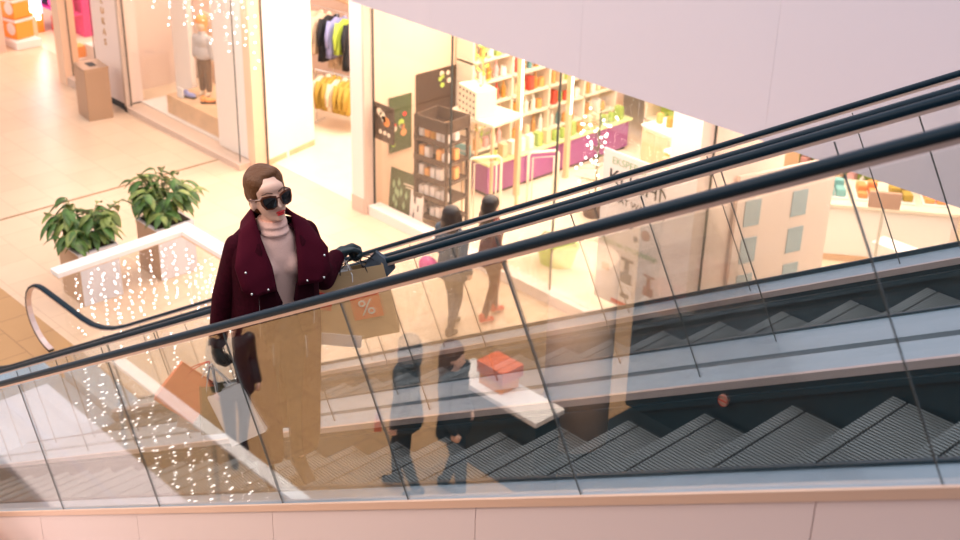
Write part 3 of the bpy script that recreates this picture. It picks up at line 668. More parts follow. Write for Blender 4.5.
for i, (m, l) in enumerate((('copperlt', 'brown'), ('teal', 'green'), ('fooddk', 'orange'), ('yellow', 'yellow'), ('cap', 'bright orange'))):
    g = empty('product_tray', local(wc, .25+i*.46, .14, .902), R(38), 'tray of %s goods on the white island counter' % l, 'tray')
    bx('tray', M['bagwhite'], (0, .36, 0, .5, 0, .03), g)
    for q in range(6): bx('goods', M[m], (.03+(q % 2)*.16, .16+(q % 2)*.16, .04+(q//2)*.15, .16+(q//2)*.15, .03, .10+.03*(q % 3)), g, .01)
dk = empty('till_desk', (-4.75, 11.45, .006), R(35), 'slim screen on a stand, right of the white island counter', 'screen')
bx('display', M['copperlt'], (-.2, .2, -.03, .03, 1.4, 1.62), dk, .006); bx('stand', M['steel'], (-.02, .02, -.01, .02, .03, 1.4), dk); bx('foot', M['steel'], (-.15, .15, -.12, .12, 0, .03), dk)
for i, (x, y, m, l) in enumerate(((-4.1, 13.2, 'bagred', 'red stool seat in the right-hand shop, left one'), (-3.75, 13.5, 'bagwhite', 'white chair between the red ones in the right-hand shop'), (-3.3, 13.7, 'bagred', 'red high-backed chair at the far right of the shop'))):
    g = empty('shop_chair', (x, y, .006), R(30+i*20), l, 'chair')
    bx('seat', M[m], (-.2, .2, -.2, .2, .46, .52), g, .02); bx('backrest', M['greyink' if i == 2 else m], (-.2, .2, .17, .21, .52, 1.25), g, .015)
    for a in (-.17, .17):
        for c_ in (-.17, .17): bx('leg', M['steel'], (a-.012, a+.012, c_-.012, c_+.012, 0, .46), g)
simple('white_table', 'white', (-5.0, -4.2, 11.75, 12.05, .006, .74), 'narrow white table top before the red chairs', 'table')
# green basket on the shop floor
gb2 = empty('shopping_basket', (-8.3, 9.1, .006), R(20), 'lime green shopping basket on the floor inside the glass front', 'basket')
bm = bmesh.new(); lathe(bm, [(.2, 0), (.26, .3), (.275, .3), (.27, .33), (.25, .33), (.19, .02)], n=18, sx=1.2, sy=.8); link_mesh('tub', bm, M['lime'], gb2)
bm = bmesh.new(); tube(bm, [(-.3, 0, .3), (-.2, 0, .45), (.2, 0, .45), (.3, 0, .3)], .012, 6); link_mesh('handle', bm, M['green'], gb2)
# ================================================================== planters and parapet
def plant(x, y, label, seed):
    rnd = random.Random(seed)
    pl = empty('planter_box', (x, y, .003), 0, 'square planter of ' + label, 'planter')
    bm = bmesh.new(); box(bm, -.28, .28, -.28, .28, 0, .74); 
    o = link_mesh('box', bm, [M['planter_side'], M['planter']], pl)
    for f in o.data.polygons:
        if f.normal.x > .9: f.material_index = 1
    bx('rim', M['planter'], (-.285, .285, -.285, .285, .72, .75), pl, .004); bx('soil', M['soil'], (-.25, .25, -.25, .25, .745, .756), pl)
    p = empty('leafy_plant', (x, y, .762), 0, label, 'plant')
    bs_, bl1, bl2 = bmesh.new(), bmesh.new(), bmesh.new()
    for i in range(26):
        a = rnd.random()*2*PI; sp = rnd.uniform(.15, .54); hh = rnd.uniform(.25, .62)*(1.15-sp*.5)
        base = Vector((rnd.uniform(-.12, .12), rnd.uniform(-.12, .12), 0)); tip = Vector((math.cos(a)*sp, math.sin(a)*sp, hh)); mid = (base+tip)/2+Vector((0, 0, .12))
        pts = [base*(1-t)**2+mid*2*t*(1-t)+tip*t*t for t in (0, .25, .5, .75, 1)]
        tube(bs_, pts, .006, 5)
        for q in range(7):
            t = .3+.7*q/6; c_ = base*(1-t)**2+mid*2*t*(1-t)+tip*t*t
            da = a+rnd.uniform(-1.5, 1.5); L = rnd.uniform(.17, .28); Wd = L*.24
            d = Vector((math.cos(da), math.sin(da), rnd.uniform(-.5, .35))).normalized(); s = d.cross(Vector((0, 0, 1))).normalized(); up = s.cross(d)
            bl = bl1 if rnd.random() < .6 else bl2
            row = []
            for j in range(6):
                tt = j/5; wdt = Wd*math.sin(PI*min(1, tt*.97+.03))**.8; cc = c_+d*L*tt-Vector((0, 0, 1))*L*.55*tt*tt
                row.append((bl.verts.new(cc-s*wdt+up*wdt*.35), bl.verts.new(cc), bl.verts.new(cc+s*wdt+up*wdt*.35)))
            for r1, r2 in zip(row, row[1:]):
                bl.faces.new((r1[0], r1[1], r2[1], r2[0])); bl.faces.new((r1[1], r1[2], r2[2], r2[1]))
    link_mesh('stems', bs_, M['stem'], p)
    for nm, b_, m in (('dark_leaves', bl1, M['green']), ('pale_leaves', bl2, M['green2'])):
        o = link_mesh(nm, b_, m, p, True); md = o.modifiers.new('s', 'SOLIDIFY'); md.thickness = .003
plant(-11.66, 3.76, 'broad-leaved green plant nearer the looped handrail end', 3)
plant(-11.66, 4.90, 'broad-leaved green plant in the box to the right, nearer the woman', 11)
pp = empty('glass_parapet', (0, 0, 0), 0, 'low glass parapet with a wide white cap rail, in front of the planters', 'parapet')
PA = [(-10.62, 2.86), (-10.72, 4.66), (-8.3, 4.66)]
bm = bmesh.new(); prism(bm, [(-10.73, 2.80), (-10.53, 2.80), (-10.63, 4.56), (-8.3, 4.56), (-8.3, 4.77), (-10.83, 4.77)], 'z', .97, 1.03); link_mesh('cap_rail', bm, M['white'], pp)
bm = bmesh.new(); prism(bm, [(-10.72, 2.805), (-10.54, 2.805), (-10.64, 4.55), (-8.3, 4.55), (-8.3, 4.76), (-10.82, 4.76)], 'z', .955, .97); link_mesh('cap_edge', bm, M['wood'], pp)
for a, b in ((PA[0], PA[1]), (PA[1], PA[2])):
    d = Vector((b[0]-a[0], b[1]-a[1], 0)); n_ = d.normalized().cross(Vector((0, 0, 1)))*.006
    bm = bmesh.new(); prism(bm, [(a[0]-n_.x, a[1]-n_.y), (b[0]-n_.x, b[1]-n_.y), (b[0]+n_.x, b[1]+n_.y), (a[0]+n_.x, a[1]+n_.y)], 'z', .006, .955); link_mesh('glass_panel', bm, M['gB'], pp)
def light_string(x, y, z0, z1, n, label, group, proto=None, m='bulb', r_=.0075):
    r = empty('fairy_light_string', (x, y, 0), 0, label, 'light string', group)
    bm = bmesh.new(); pts = [(random.uniform(-.012, .012), random.uniform(-.012, .012), z1-(z1-z0)*k/8) for k in range(9)]; tube(bm, pts, .0015, 4); link_mesh('wire', bm, M['wire'], r)
    bm = bmesh.new()
    for k in range(n):
        z = z0+(z1-z0)*(k+random.random()*.7)/n; bmesh.ops.create_icosphere(bm, subdivisions=1, radius=r_, matrix=Matrix.Translation((random.uniform(-.035, .035), random.uniform(-.035, .035), z)))
    link_mesh('bulbs', bm, M[m], r); return r
for i in range(9):
    t = i/8.6; light_string(-10.50-.09*t, 3.0+1.5*t, .12, .95, 15, 'vertical string of white fairy lights inside the parapet glass before the planters', 'fairy lights on the planter side of the parapet')
for i in range(12):
    light_string(-10.3+i*.18, 4.42, .08, .95, 15, 'vertical string of white fairy lights on the parapet side running toward the woman', 'fairy lights on the long parapet side')
for i in range(9):
    light_string(-9.9+i*.42, 3.2+.12*(i % 3), .05, .75, 10, 'short string of white fairy lights low beside the escalator foot', 'fairy lights beside the escalator foot')
for i in range(17):
    light_string(-17.2+i*.245, 7.56, 2.9-.75*abs(math.sin(i*1.3))-.02*i, 3.8, 14, 'string of white fairy lights hanging outside the mannequin window', 'fairy lights over the mannequin window', m='bulb', r_=.011)

# ================================================================== things on the near side, mirrored in the front glass
wallbox('dark_reflection_slab', 'black', (-5.2, 13, -8.3, -8.05, 0, 6.5))  # unseen dark slab added so the right of the front glass reflects little
wallbox('wall_side_far', 'peach', (-34, -5.2, -21.8, -21.6, 0, 5))
k_ = empty('kiosk', (-4.3, -1.13, 0), 0, 'pale-roofed kiosk mirrored as a light wedge at the lower left of the front glass', 'kiosk')
bx('wall_panel', M['peach'], (-1.5, 2.2, -.33, .33, 0, 2.5), k_); bx('roof', M['kioskroof'], (-1.54, 2.26, -.37, .37, 2.52, 2.6), k_, .01); bx('roof_edge', M['dark'], (-1.5, 2.2, -.35, .35, 2.5, 2.52), k_)
bx('roof_seam', M['pinkclad'], (-1.5, 2.2, -.02, .02, 2.6, 2.606), k_)
pt = empty('low_partition', (-8.1, -3.2, 0), 0, 'low partition with a wide pale cap, mirrored as a diagonal white band across the bags', 'partition')
bx('cap_rail', M['white'], (0, 5.6, -.07, .07, 1.17, 1.2), pt, .004); bx('glass_panel', M['gB'], (0, 5.6, -.006, .006, .02, 1.17), pt)
for x in (0, 1.85, 3.7, 5.55): bx('post', M['steel'], (x, x+.03, -.02, .02, 0, 1.17), pt)
for i in range(24):
    light_string(-8.6+i*.17, -3.12+.1*(i % 2), .1, 1.1, 10, 'string of white fairy lights hung on the low partition, seen mirrored at the lower left', 'fairy lights on the low partition')
for i in range(14):
    light_string(-8.6+i*.26, -2.2-.25*(i % 3), .05, .9, 6, 'string of white fairy lights between kiosk and partition, seen mirrored', 'fairy lights between kiosk and partition')
ct = empty('service_counter', (-5.85, -6.22, 0), 0, 'white-topped counter with a black base, mirrored in the middle of the front glass', 'counter')
bx('body', M['black'], (0, 1.3, 0, .36, 0, .96), ct, .01); bx('counter_top', M['white'], (-.02, 1.34, -.02, .40, .96, 1.02), ct, .006)
simple('orange_carton', 'orange', (-5.45, -5.12, -6.18, -5.92, 1.022, 1.16), 'orange carton on the mirrored white-topped counter, lower one', 'carton')
simple('orange_carton', 'bagorange', (-5.47, -5.08, -6.2, -5.9, 1.162, 1.30), 'red-orange carton on the mirrored white-topped counter, topmost', 'carton')
cl = empty('round_column', (-5.02, -6.98, 0), 0, 'round beige column mirrored beside the white-topped counter', 'column')
bm = bmesh.new(); lathe(bm, [(.36, .12), (.36, 2.3), (.33, 2.34)], n=28); link_mesh('shaft', bm, M['peach'], cl, True)
bm = bmesh.new(); lathe(bm, [(.30, 0), (.30, .12)], n=28); link_mesh('base', bm, M['black'], cl)

# ================================================================== people
def basis(u, v):
    u = Vector(u).normalized(); v = Vector(v); v = (v-u*v.dot(u)).normalized(); return u, v, u.cross(v)
def hand_prims(p, u, v, side=1, curl=1.0, s=1.0):
    """p wrist, u towards the fingers, v towards the thumb edge; fingers curl towards w*side"""
    u, v, w = basis(u, v); w = w*side; p = Vector(p); P = lambda a, b, c: tuple(p+(u*a+v*b+w*c)*s)
    pr = [('c', P(0, 0, 0), .026*s, P(.03, 0, 0), .03*s), ('c', P(.03, .016, 0), .022*s, P(.075, .022, 0), .018*s), ('c', P(.03, -.016, 0), .022*s, P(.07, -.024, 0), .017*s), ('c', P(.03, 0, 0), .022*s, P(.075, 0, 0), .019*s)]
    for i, (b, L, c0) in enumerate(((.030, .040, .078), (.010, .045, .082), (-.011, .041, .079), (-.030, .032, .070))):
        r_ = (.0105, .0108, .0102, .009)[i]*s; k = curl
        a0 = P(c0, b, 0); a1 = P(c0+L*.75*(1-.35*k), b*1.06, L*.6*k); a2 = P(c0+L*.75*(1-.35*k)-L*.25*k, b*1.06, L*(.6*k+.7*k*.9)+.006); a3 = P(c0-.012*k+L*(1-k)*.9, b, L*(.6+.75)*k+.002)
        pr += [('c', a0, r_*1.15, a1, r_*1.05), ('c', a1, r_*1.05, a2, r_*.95), ('c', a2, r_*.95, a3, r_*.85)]
    pr += [('c', P(.02, .022, .004), .016*s, P(.052, .050, .018), .0125*s), ('c', P(.052, .050, .018), .0125*s, P(.078, .046, .036), .010*s)]
    return pr
# ---- woman on the near escalator
wm = empty('person', (-1.99, .15, 3.896), R(-12), 'woman in burgundy coat, sunglasses and gloves riding the nearer escalator with shopping bags', 'person')
wm.scale = (1.055,)*3
HC = Vector((0, 0, 1.58)); hs = 1.12; hq = Matrix.Rotation(R(2), 3, 'Z') @ Matrix.Rotation(R(-9), 3, 'Y') @ Matrix.Rotation(R(8), 3, 'X')
def H(x, y, z): return tuple(HC+Vector((.006, 0, -.030))+hq @ (Vector((x, y, z))-HC)*hs)
def hsc(pr): return [((p[0], p[1], tuple(a*hs for a in p[2])) + tuple(p[3:])) if p[0] == 'e' and p[1][2] > 1.5 else p for p in pr]
hqq = hq.to_quaternion()
shR, elR, wrR = (-.01, -.178, 1.395), (-.05, -.248, 1.12), (-.10, -.280, .83)
shL, elL, wrL = (-.01, .178, 1.395), (-.01, .265, 1.115), (-.10, .385, 1.185)
blob('body', M['skin'], hsc([
    ('e', H(-.008, 0, 1.69), (.094, .076, .088), hqq), ('e', H(.020, 0, 1.635), (.072, .063, .088), hqq), ('e', H(.040, 0, 1.572), (.042, .040, .030), hqq), ('e', H(.03, 0, 1.60), (.055, .052, .045), hqq),
    ('c', H(.088, 0, 1.655), .009, H(.108, 0, 1.622), .0125), ('e', H(.096, .011, 1.618), (.010, .008, .007)), ('e', H(.096, -.011, 1.618), (.010, .008, .007)),
    ('e', H(.080, .028, 1.625), (.018, .020, .018)), ('e', H(.080, -.028, 1.625), (.018, .020, .018)), ('e', H(.082, 0, 1.592), (.014, .022, .014)), ('e', H(.078, 0, 1.563), (.016, .018, .013)), ('e', H(.062, 0, 1.695), (.030, .055, .035)),
    ('e', H(.0, .076, 1.632), (.018, .010, .030), hqq), ('e', H(.0, -.076, 1.632), (.018, .010, .030), hqq),
    ('c', (-.02, 0, 1.40), .056, H(-.0, 0, 1.57), .050), ('e', (-.01, 0, 1.33), (.095, .16, .13)), ('e', (0, 0, 1.15), (.085, .12, .12)), ('e', (0, 0, .98), (.10, .155, .11)),
    ('c', shR, .045, elR, .036), ('c', elR, .036, wrR, .026), ('c', shL, .045, elL, .036), ('c', elL, .036, wrL, .026),
    ('c', (0, .085, .93), .085, (.02, .09, .50), .055), ('c', (.02, .09, .50), .052, (-.01, .09, .10), .034), ('c', (0, -.085, .93), .085, (.02, -.09, .50), .055), ('c', (.02, -.09, .50), .052, (-.01, -.09, .10), .034),
    ('c', (-.03, .09, .09), .035, (.10, .09, .045), .028), ('c', (-.03, -.09, .09), .035, (.10, -.09, .045), .028)]), .0075, wm, 3)
bl = bmesh.new(); ball(bl, H(.101, 0, 1.5965), (.008, .0245, .0055), hqq); ball(bl, H(.100, 0, 1.5865), (.009, .0195, .0068), hqq); tag(link_mesh('lips', bl, M['lips'], wm, True), 'red painted lips')
# eyes behind the lenses, brows
bl = bmesh.new()
for s in (-1, 1): ball(bl, H(.085, s*.031, 1.655), (.010, .013, .008), hqq)
link_mesh('eyes', bl, M['bagwhite'], wm, True)
bl = bmesh.new()
for s in (-1, 1): tube(bl, [H(.098, s*.014, 1.682), H(.095, s*.034, 1.690), H(.080, s*.056, 1.683)], [.003, .0032, .0018], 6)
link_mesh('eyebrows', bl, M['brow'], wm, True)
blob('hair', M['hair'], hsc([('e', H(-.028, 0, 1.702), (.088, .080, .082), hqq), ('e', H(-.045, 0, 1.665), (.070, .079, .078), hqq), ('e', H(-.010, 0, 1.738), (.080, .052, .044), hqq), ('e', H(.030, .012, 1.752), (.040, .050, .022), hqq), ('e', H(-.004, .036, 1.715), (.076, .044, .054), hqq), ('e', H(-.006, -.036, 1.717), (.076, .044, .054), hqq), ('e', H(-.004, .058, 1.685), (.050, .022, .055), hqq), ('e', H(-.004, -.058, 1.685), (.050, .022, .055), hqq),
    ('e', H(-.11, 0, 1.60), (.045, .05, .045), hqq), ('e', H(-.07, 0, 1.60), (.05, .06, .05), hqq)]), .007, wm, 6)
# sunglasses
sgl = empty('sunglasses', (0, 0, 0)); sgl.parent = wm
bmf = bmesh.new()
for s in (-1, 1):
    bml = bmesh.new()
    o_ = [(.008, .022), (.030, .029), (.063, .029), (.072, .020), (.069, -.007), (.058, -.028), (.032, -.032), (.013, -.023), (.006, 0)]
    sc_ = [(.013, .016), (.031, .022), (.059, .021), (.064, .015), (.062, -.006), (.054, -.022), (.033, -.025), (.017, -.018), (.011, 0)]
    for bmx, pts, xa, xb in ((bmf, o_, .112, .120), (bml, sc_, .110, .1215)):
        f1 = [bmx.verts.new(H(xa-(p[0]**2)*5, s*p[0], 1.652+p[1])) for p in pts]; f2 = [bmx.verts.new(H(xb-(p[0]**2)*5, s*p[0], 1.652+p[1])) for p in pts]
        bmx.faces.new(f1); bmx.faces.new(f2[::-1])
        for i in range(len(pts)): bmx.faces.new((f1[i], f1[(i+1) % 9], f2[(i+1) % 9], f2[i]))
    tag(link_mesh('lens', bml, M['lens'], sgl), 'dark tinted lens')
    tube(bmf, [H(.096, s*.064, 1.668), H(.06, s*.078, 1.664), H(0, s*.085, 1.655)], .0058, 6)
tube(bmf, [H(.116, -.012, 1.66), H(.118, 0, 1.664), H(.116, .012, 1.66)], .004, 6)
link_mesh('frame', bmf, M['tort'], sgl)
# sweater with roll neck
blob('sweater', M['sweater'], [('l', [(.095, .99), (.088, 1.08), (.09, 1.16), (.098, 1.26), (.100, 1.33), (.085, 1.41), (.06, 1.46)], (0, 0, 0), 1.0, 1.42), ('e', (.055, .065, 1.28), (.06, .065, .065)), ('e', (.055, -.065, 1.28), (.06, .065, .065))], .012, wm, 3)
blob('roll_neck', M['sweater'], [('l', [(.060, 1.43), (.071, 1.45), (.072, 1.49), (.064, 1.515), (.058, 1.51)], (0.0, 0, 0), 1.05, 1.05), ('e', (.02, 0, 1.455), (.075, .078, .025)), ('e', (.025, 0, 1.49), (.062, .066, .020))], .007, wm, 2)
blob('trousers', M['trousers'], [('e', (0, 0, .97), (.108, .162, .10)), ('c', (0, .085, .93), .095, (.02, .09, .50), .064), ('c', (.02, .09, .50), .062, (-.01, .09, .16), .046), ('c', (0, -.085, .93), .095, (.02, -.09, .50), .064), ('c', (.02, -.09, .50), .062, (-.01, -.09, .16), .046)], .013, wm, 3)
for s in (-1, 1):
    blob('boot', M['black'], [('c', (-.01, s*.09, .24), .048, (-.015, s*.09, .12), .042), ('c', (-.03, s*.09, .09), .042, (.10, s*.09, .045), .034), ('e', (.12, s*.09, .035), (.05, .036, .026)), ('c', (-.05, s*.09, .06), .018, (-.055, s*.09, .012), .011)], .011, wm, 2)
# coat shell
def coat(parent, m, levels, op, name='coat', th=.014, nn=30):
    bm = bmesh.new(); rings = []
    for (z, a, b, o_, cx) in levels:
        ring = []
        for k in range(nn+1):
            t = R(o_)+(2*PI-2*R(o_))*k/nn; w_ = .006*math.sin(t*9+z*5)*(1.5-z)
            ring.append(bm.verts.new((cx+(a+w_)*math.cos(t), (b+w_)*math.sin(t), z)))
        rings.append(ring)
    for r1, r2 in zip(rings, rings[1:]):
        for k in range(nn): bm.faces.new((r1[k], r1[k+1], r2[k+1], r2[k]))
    o = link_mesh(name, bm, m, parent, True); md = o.modifiers.new('s', 'SOLIDIFY'); md.thickness = th; md.offset = 0
    ss = o.modifiers.new('u', 'SUBSURF'); ss.levels = 1; ss.render_levels = 1; return o
ct_ = coat(wm, M['coat'], [(1.475, .075, .10, 40, -.02), (1.455, .095, .165, 34, -.01), (1.41, .125, .222, 26, .0), (1.30, .148, .225, 24, 0), (1.16, .150, .215, 25, 0), (1.04, .152, .222, 27, 0), (.88, .155, .225, 24, 0), (.70, .155, .215, 18, -.01), (.45, .155, .205, 14, -.01), (.20, .155, .20, 12, -.01)], 30)
for nm, chain in (('coat_sleeve', [(shR, .060), (elR, .056), ((wrR[0]*.85+elR[0]*.15, wrR[1]*.85+elR[1]*.15, wrR[2]*.85+elR[2]*.15), .047)]), ('coat_sleeve', [(shL, .060), (elL, .058), (tuple(.86*a+.14*b for a, b in zip(wrL, elL)), .046)])):
    blob(nm, M['coat'], [('c', chain[0][0], chain[0][1], chain[1][0], chain[1][1]), ('c', chain[1][0], chain[1][1], chain[2][0], chain[2][1])], .011, wm, 3)
def flap(pts, faces, m, name, parent, th=.012):
    bm = bmesh.new(); v = [bm.verts.new(p) for p in pts]
    for f in faces: bm.faces.new([v[i] for i in f])
    o = link_mesh(name, bm, m, parent, True); md = o.modifiers.new('s', 'SOLIDIFY'); md.thickness = th
    sb = o.modifiers.new('u', 'SUBSURF'); sb.levels = 2; sb.render_levels = 2; sb.subdivision_type = 'SIMPLE'; return o
# wide funnel collar and lapels: inner edge by the neck, outer edge resting on the shoulders
for s in (-1, 1):
    P_ = [(-.085, 0, 1.555), (-.06, s*.075, 1.555), (.03, s*.095, 1.53), (.085, s*.088, 1.45), (.148, s*.066, 1.33), (.168, s*.055, 1.21),
          (-.125, 0, 1.475), (-.105, s*.115, 1.475), (.01, s*.170, 1.475), (.112, s*.238, 1.35), (.160, s*.225, 1.245), (.172, s*.175, 1.205)]
    flap(P_, [(0, 1, 7, 6), (1, 2, 8, 7), (2, 3, 9, 8), (3, 4, 10, 9), (4, 5, 11, 10)], M['collar'], 'collar', wm)
    bm = bmesh.new(); tube(bm, [(.147, s*.060, 1.20), (.152, s*.068, 1.08), (.148, s*.085, .95), (.155, s*.088, .80)], .004, 6); link_mesh('zip', bm, M['steel'], wm)
    bm = bmesh.new(); tube(bm, [(.140, s*.135, 1.20), (.143, s*.14, 1.08), (.135, s*.14, .97)], .003, 6); link_mesh('zip', bm, M['steel'], wm)
    P2 = [(.150, s*.055, 1.22), (.168, s*.03, 1.14), (.165, s*.055, 1.02), (.150, s*.09, .90), (.150, s*.14, 1.21), (.152, s*.14, 1.12), (.150, s*.13, 1.02), (.147, s*.12, .92)]
    flap(P2, [(0, 1, 5, 4), (1, 2, 6, 5), (2, 3, 7, 6)], M['coat_dark'], 'front_facing', wm, .01)
    bm = bmesh.new(); 
    for q in ((.172, s*.185, 1.225), (.166, s*.10, 1.225), (.15, s*.20, 1.33)): ball(bm, q, .0065, seg=8)
    link_mesh('studs', bm, M['steel'], wm, True)
bm = bmesh.new(); tube(bm, [(-.05, -.330, .91), (-.05, -.335, .88)], .006, 6); link_mesh('cuff_stud', bm, M['steel'], wm)
# coat tail hanging out behind her right side
gl = blob('glove', M['glove'], [('c', tuple(.7*a+.3*b for a, b in zip(wrR, elR)), .036, wrR, .031)]+hand_prims(wrR, (-.02, -.01, -1), (1, .1, 0), -1, 1.0, 1.0), .0058, wm, 2)
gl = blob('glove', M['glove'], [('c', tuple(.75*a+.25*b for a, b in zip(wrL, elL)), .036, wrL, .031)]+hand_prims(wrL, (-.25, .80, .05), (.6, .2, .6), 1, .95, 1.12), .0058, wm, 2)

# ---- shopping bags
def bag(loc, rz, w_, d_, h_, m, label, tilt=(0, 0), hang=.16, hm='bagwhite', decor=None, top=None):
    """origin at the top of the handles"""
    g = empty('shopping_bag', loc, rz, label, 'shopping bag'); g.rotation_euler = (tilt[0], tilt[1], rz)
    bm = bmesh.new(); T = -hang; B = -hang-h_; wt, dt = w_/2*.98, d_/2*.45; wb, db = w_/2, d_/2
    o_ = [(-wt, -dt, T), (wt, -dt, T), (wt*.93, 0, T), (wt, dt, T), (-wt, dt, T), (-wt*.93, 0, T)]
    b_ = [(-wb, -db, B), (wb, -db, B), (wb, 0, B), (wb, db, B), (-wb, db, B), (-wb, 0, B)]
    vo = [bm.verts.new(p) for p in o_]; vb = [bm.verts.new(p) for p in b_]
    for i in range(6): bm.faces.new((vo[i], vo[(i+1) % 6], vb[(i+1) % 6], vb[i]))
    bm.faces.new(vb)
    o = link_mesh('paper_body', bm, M[m], g); md = o.modifiers.new('s', 'SOLIDIFY'); md.thickness = .003; md.offset = -1
    for s in (-1, 1):
        bm = bmesh.new(); tube(bm, [(-w_*.22, s*dt, T-.03), (-w_*.2, s*dt, T+.01), (-w_*.06, s*.004, -.02), (0, s*.003, -.004), (w_*.06, s*.004, -.02), (w_*.2, s*dt, T+.01), (w_*.22, s*dt, T-.03)], .0035, 5); link_mesh('handle', bm, M[hm], g)
    return g, T, B
hR = Vector((wrR[0]-.002, wrR[1], wrR[2]-.088)); hL = Vector(wrL)+Vector((-.25, .80, .05)).normalized()*.085+Vector((0, 0, -.035))
Wm = wm.matrix_basis if False else Matrix.Translation(wm.location) @ Matrix.Rotation(R(-12), 4, 'Z') @ Matrix.Scale(1.055, 4)
gR = Wm @ hR; gL = Wm @ hL
bag((gR.x-.03, gR.y-.03, gR.z+.005), R(48), .24, .11, .23, 'bagorange', 'orange-red paper bag tilted out from the gloved hand at the left', (R(-14), R(38)), .09, 'bagred')
bag((gR.x-.01, gR.y-.03, gR.z), R(50), .20, .10, .30, 'bagwhite', 'pale paper bag hanging behind the olive one in the lowered hand', (R(6), R(16)), .13)
bag((gR.x+.01, gR.y-.05, gR.z), R(62), .13, .09, .27, 'bagolive', 'narrow olive brown bag hanging in the middle below the lowered hand', (R(-4), R(2)), .11, 'baggrey')
bag((gR.x+.03, gR.y-.05, gR.z), R(52), .20, .10, .29, 'bagwhite', 'grey-white bag swinging to the right below the lowered hand', (R(-12), R(-26)), .13)
g, T, B = bag((gL.x+.03, gL.y-.02, gL.z-.002), R(50), .34, .13, .40, 'kraft', 'large kraft paper bag with an orange percent label, in the raised hand', (R(-2), R(-12)), .06, 'black')
bx('sale_label', M['saleorange'], (-.05, .11, -.070, -.060, T-.28, T-.12), g); lb = text('printed_percent', '%', .13, M['bagwhite'], g, (.03, -.072, T-.255), (PI/2, 0, 0), .001)
bx('label_top', M['orange'], (-.05, .11, -.071, -.061, T-.14, T-.12), g)
g, T, B = bag((gL.x+.01, gL.y-.05, gL.z-.004), R(50), .27, .12, .40, 'kraft', 'plain tan paper bag nearest the handrail in the raised hand', (R(-4), R(6)), .09, 'bagwhite')
bx('bottom_band', M['bagwhite'], (-.138, .138, -.064, -.058, B, B+.07), g); bx('print', M['bagred'], (-.13, -.04, -.052, -.046, T-.20, T-.10), g)
g, T, B = bag((gL.x-.01, gL.y-.085, gL.z), R(50), .15, .09, .20, 'bagwhite', 'small white bag with dark cords close below the raised glove', (R(2), R(10)), .05, 'black')
g, T, B = bag((gL.x+.05, gL.y+.02, gL.z+.01), R(55), .16, .08, .13, 'greyjkt', 'small blue-black bag at the top right of the raised hand', (R(0), R(-48)), .06, 'black')

# ---- walking people
def walker(loc, rz, h, label, top, leg, hair, longhair=False, stride=.14, shoe='black', parent_mats=None):
    r = empty('person', loc, rz, label, 'person'); r.scale = (h/1.72,)*3; s = stride
    arms = (((0, -.19, 1.40), (-.06-s*.2, -.23, 1.12), (.04, -.25, .90)), ((0, .19, 1.40), (.03, .24, 1.13), (.12, .22, .93)))
    legs = (((0, .085, .92), (s*.6+.04, .09, .50), (s, .09, .09)), ((0, -.085, .92), (-s*.2+.03, -.09, .50), (-s, -.09, .10)))
    pr = [('e', (0, 0, 1.60), (.092, .076, .11)), ('e', (.03, 0, 1.55), (.06, .055, .075)), ('c', (.09, 0, 1.58), .012, (.105, 0, 1.56), .013), ('e', (0, .078, 1.58), (.02, .01, .03)), ('e', (0, -.078, 1.58), (.02, .01, .03)), ('c', (-.01, 0, 1.38), .055, (0, 0, 1.5), .05),
          ('e', (0, 0, 1.30), (.10, .17, .14)), ('e', (0, 0, 1.12), (.09, .13, .13)), ('e', (0, 0, .95), (.11, .165, .11))]
    for a in arms: pr += [('c', a[0], .045, a[1], .036), ('c', a[1], .036, a[2], .024)]; pr += hand_prims(a[2], (.1, 0, -1), (1, 0, 0), -1 if a[0][1] < 0 else 1, .5)
    for a in legs: pr += [('c', a[0], .085, a[1], .055), ('c', a[1], .052, a[2], .035), ('c', (a[2][0]-.02, a[2][1], .06), .035, (a[2][0]+.12, a[2][1], .035), .026)]
    blob('body', M['skin'], pr, .012, r, 3)
    blob('coat', M[top], [('l', [(.155, .78), (.14, .95), (.115, 1.12), (.125, 1.28), (.12, 1.38), (.07, 1.46)], (0, 0, 0), 1.0, 1.45)]+[q for a in arms for q in (('c', a[0], .066, a[1], .055), ('c', a[1], .055, a[2], .042))], .016, r, 3)
    blob('trousers', M[leg], [q for a in legs for q in (('c', a[0], .095, a[1], .068), ('c', a[1], .066, a[2], .046))], .016, r, 3)
    for a in legs: blob('shoe', M[shoe], [('c', (a[2][0]-.03, a[2][1], .075), .045, (a[2][0]+.12, a[2][1], .042), .036), ('c', (a[2][0]-.03, a[2][1], .12), .045, (a[2][0]-.03, a[2][1], .07), .045)], .014, r, 2)
    hp = [('e', (-.03, 0, 1.645), (.115, .112, .105)), ('e', (-.06, 0, 1.56), (.095, .115, .12))]
    if longhair: hp += [('e', (-.08, 0, 1.47), (.075, .115, .14)), ('e', (-.09, 0, 1.36), (.06, .10, .13)), ('e', (-.11, 0, 1.26), (.05, .085, .12))]
    else: hp += [('e', (-.055, 0, 1.49), (.09, .13, .11)), ('e', (0, .09, 1.55), (.06, .04, .11)), ('e', (0, -.09, 1.55), (.06, .04, .11))]
    blob('hair', M[hair], hp, .012, r, 3)
    return r
walker((-7.80, 6.66, .003), R(100), 1.74, 'woman with a dark bob in a blue-grey coat walking away toward the shop, left one', 'greyjkt', 'jeans', 'darkhair')
walker((-7.75, 7.28, .003), R(80), 1.72, 'woman with long dark hair in a maroon jacket walking away, right of the other', 'brownjkt', 'brownjkt', 'darkhair', True, shoe='bagred')
walker((-5.55, -5.02, .003), R(150), 1.86, 'person in black with bent arm, mirrored in the front glass, left one', 'black', 'navy', 'darkhair')
walker((-5.15, -5.30, .003), R(-20), 1.84, 'person in dark coat mirrored close beside the other in the front glass', 'navy', 'jeans', 'hair', True)
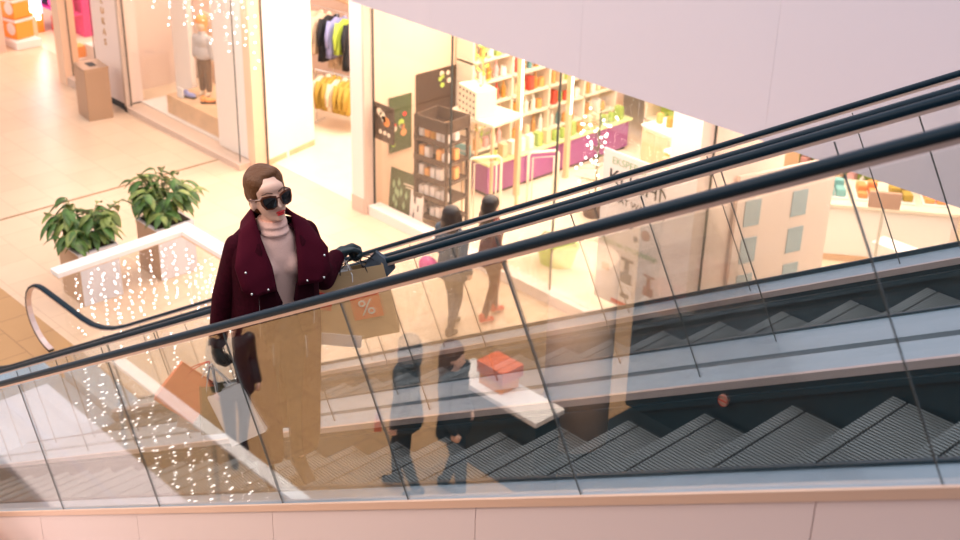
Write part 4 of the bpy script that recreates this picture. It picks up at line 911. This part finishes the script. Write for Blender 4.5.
tag(blob('pink_bag', M['magenta'], [('e', (0, 0, 0), (.16, .10, .13))], .02), 'soft pinkish handbag hanging at the side of the blue-grey coated woman', 'bag').location = (-8.0, 6.45, .93)
bg = bag((-5.9, -4.93, .90), R(40), .2, .08, .16, 'bagorange', 'small orange bag held by the mirrored person in black', (0, 0), .06)
# sky-lit cool wall opposite

dp = walker((-7.26, -4.09, .003), R(20), 1.74, 'person in long black coat with elbow out, mirrored in the front glass beside the bags', 'black', 'black', 'darkhair', False)

tag(bx('dark_reflection_sheet', M['black'], (-5.1, 2.0, -8.04, -6.2, .001, .012)), 'large black floor mat added to darken the reflection by the round beige column', 'mat')  # added dark sheet, keeps the reflected floor black right of the column
# ------------------------------------------------------------------ light
w = bpy.data.worlds.new('world'); bpy.context.scene.world = w; w.use_nodes = True
w.node_tree.nodes['Background'].inputs[0].default_value = (.86, .86, 1.0, 1); w.node_tree.nodes['Background'].inputs[1].default_value = .55
def area(name, loc, size, power, col, rot=(0, 0, 0)):
    l = bpy.data.lights.new(name, 'AREA'); l.shape = 'RECTANGLE'; l.size = size[0]; l.size_y = size[1]; l.energy = power; l.color = col
    o = bpy.data.objects.new(name, l); C.objects.link(o); o.location = loc; o.rotation_euler = rot; return o
WARM = (1, .86, .74)
area('atrium_light', (-1, 1, 15), (12, 8), 900, (.9, .92, 1))
area('concourse_light', (-14, 5.0, 9), (16, 4), 250, (1, .84, .76))
area('shop_light', (-16, 9.3, 3.7), (9, 2.0), 260, WARM)
area('shop_light', (-8.3, 11.5, 3.7), (5.5, 5), 480, WARM)
area('shop_light', (-2.5, 12.0, 3.7), (5, 6), 380, WARM)
area('shop_light', (-12.9, 10.2, 3.7), (1.5, 2.5), 160, WARM)
area('shop_light', (-22, 9.6, 3.7), (4, 3), 200, (1, .75, .62))
area('shop_light', (-9.0, 8.9, 3.75), (4, .8), 100, WARM)
area('side_floor_fill', (-8, -8, 7), (12, 5), 520, (1, .80, .58))  # added fill, no real fitting; brightens the floor mirrored in the glass
vs = bpy.context.scene.view_settings
vs.view_transform = 'Standard'; vs.look = 'None'; vs.exposure = 0; vs.gamma = 1; vs.use_curve_mapping = False

bpy.context.scene.cycles.transparent_max_bounces = 48
bpy.context.scene.cycles.max_bounces = 14

area('shopfront_fill', (-16, -3, 9), (14, 5), 640, (1, .86, .76), (R(62), 0, 0))  # soft fill added on the near side to lift the shop front faces
area('near_side_fill', (-5, -4, 9), (8, 5), 500, (1, .80, .66))  # fill added overhead to brighten the mirrored kiosk roof

area('near_side_fill', (-3, -4.5, 6), (3, 2), 320, (1, .82, .66), (R(-58), 0, 0))  # second added fill, aimed at the round column in the reflection

area('poster_fill', (-9, 7.3, 3.78), (10, .6), 190, (1, .88, .78))  # strip fill added below the bulkhead to brighten the juicer poster
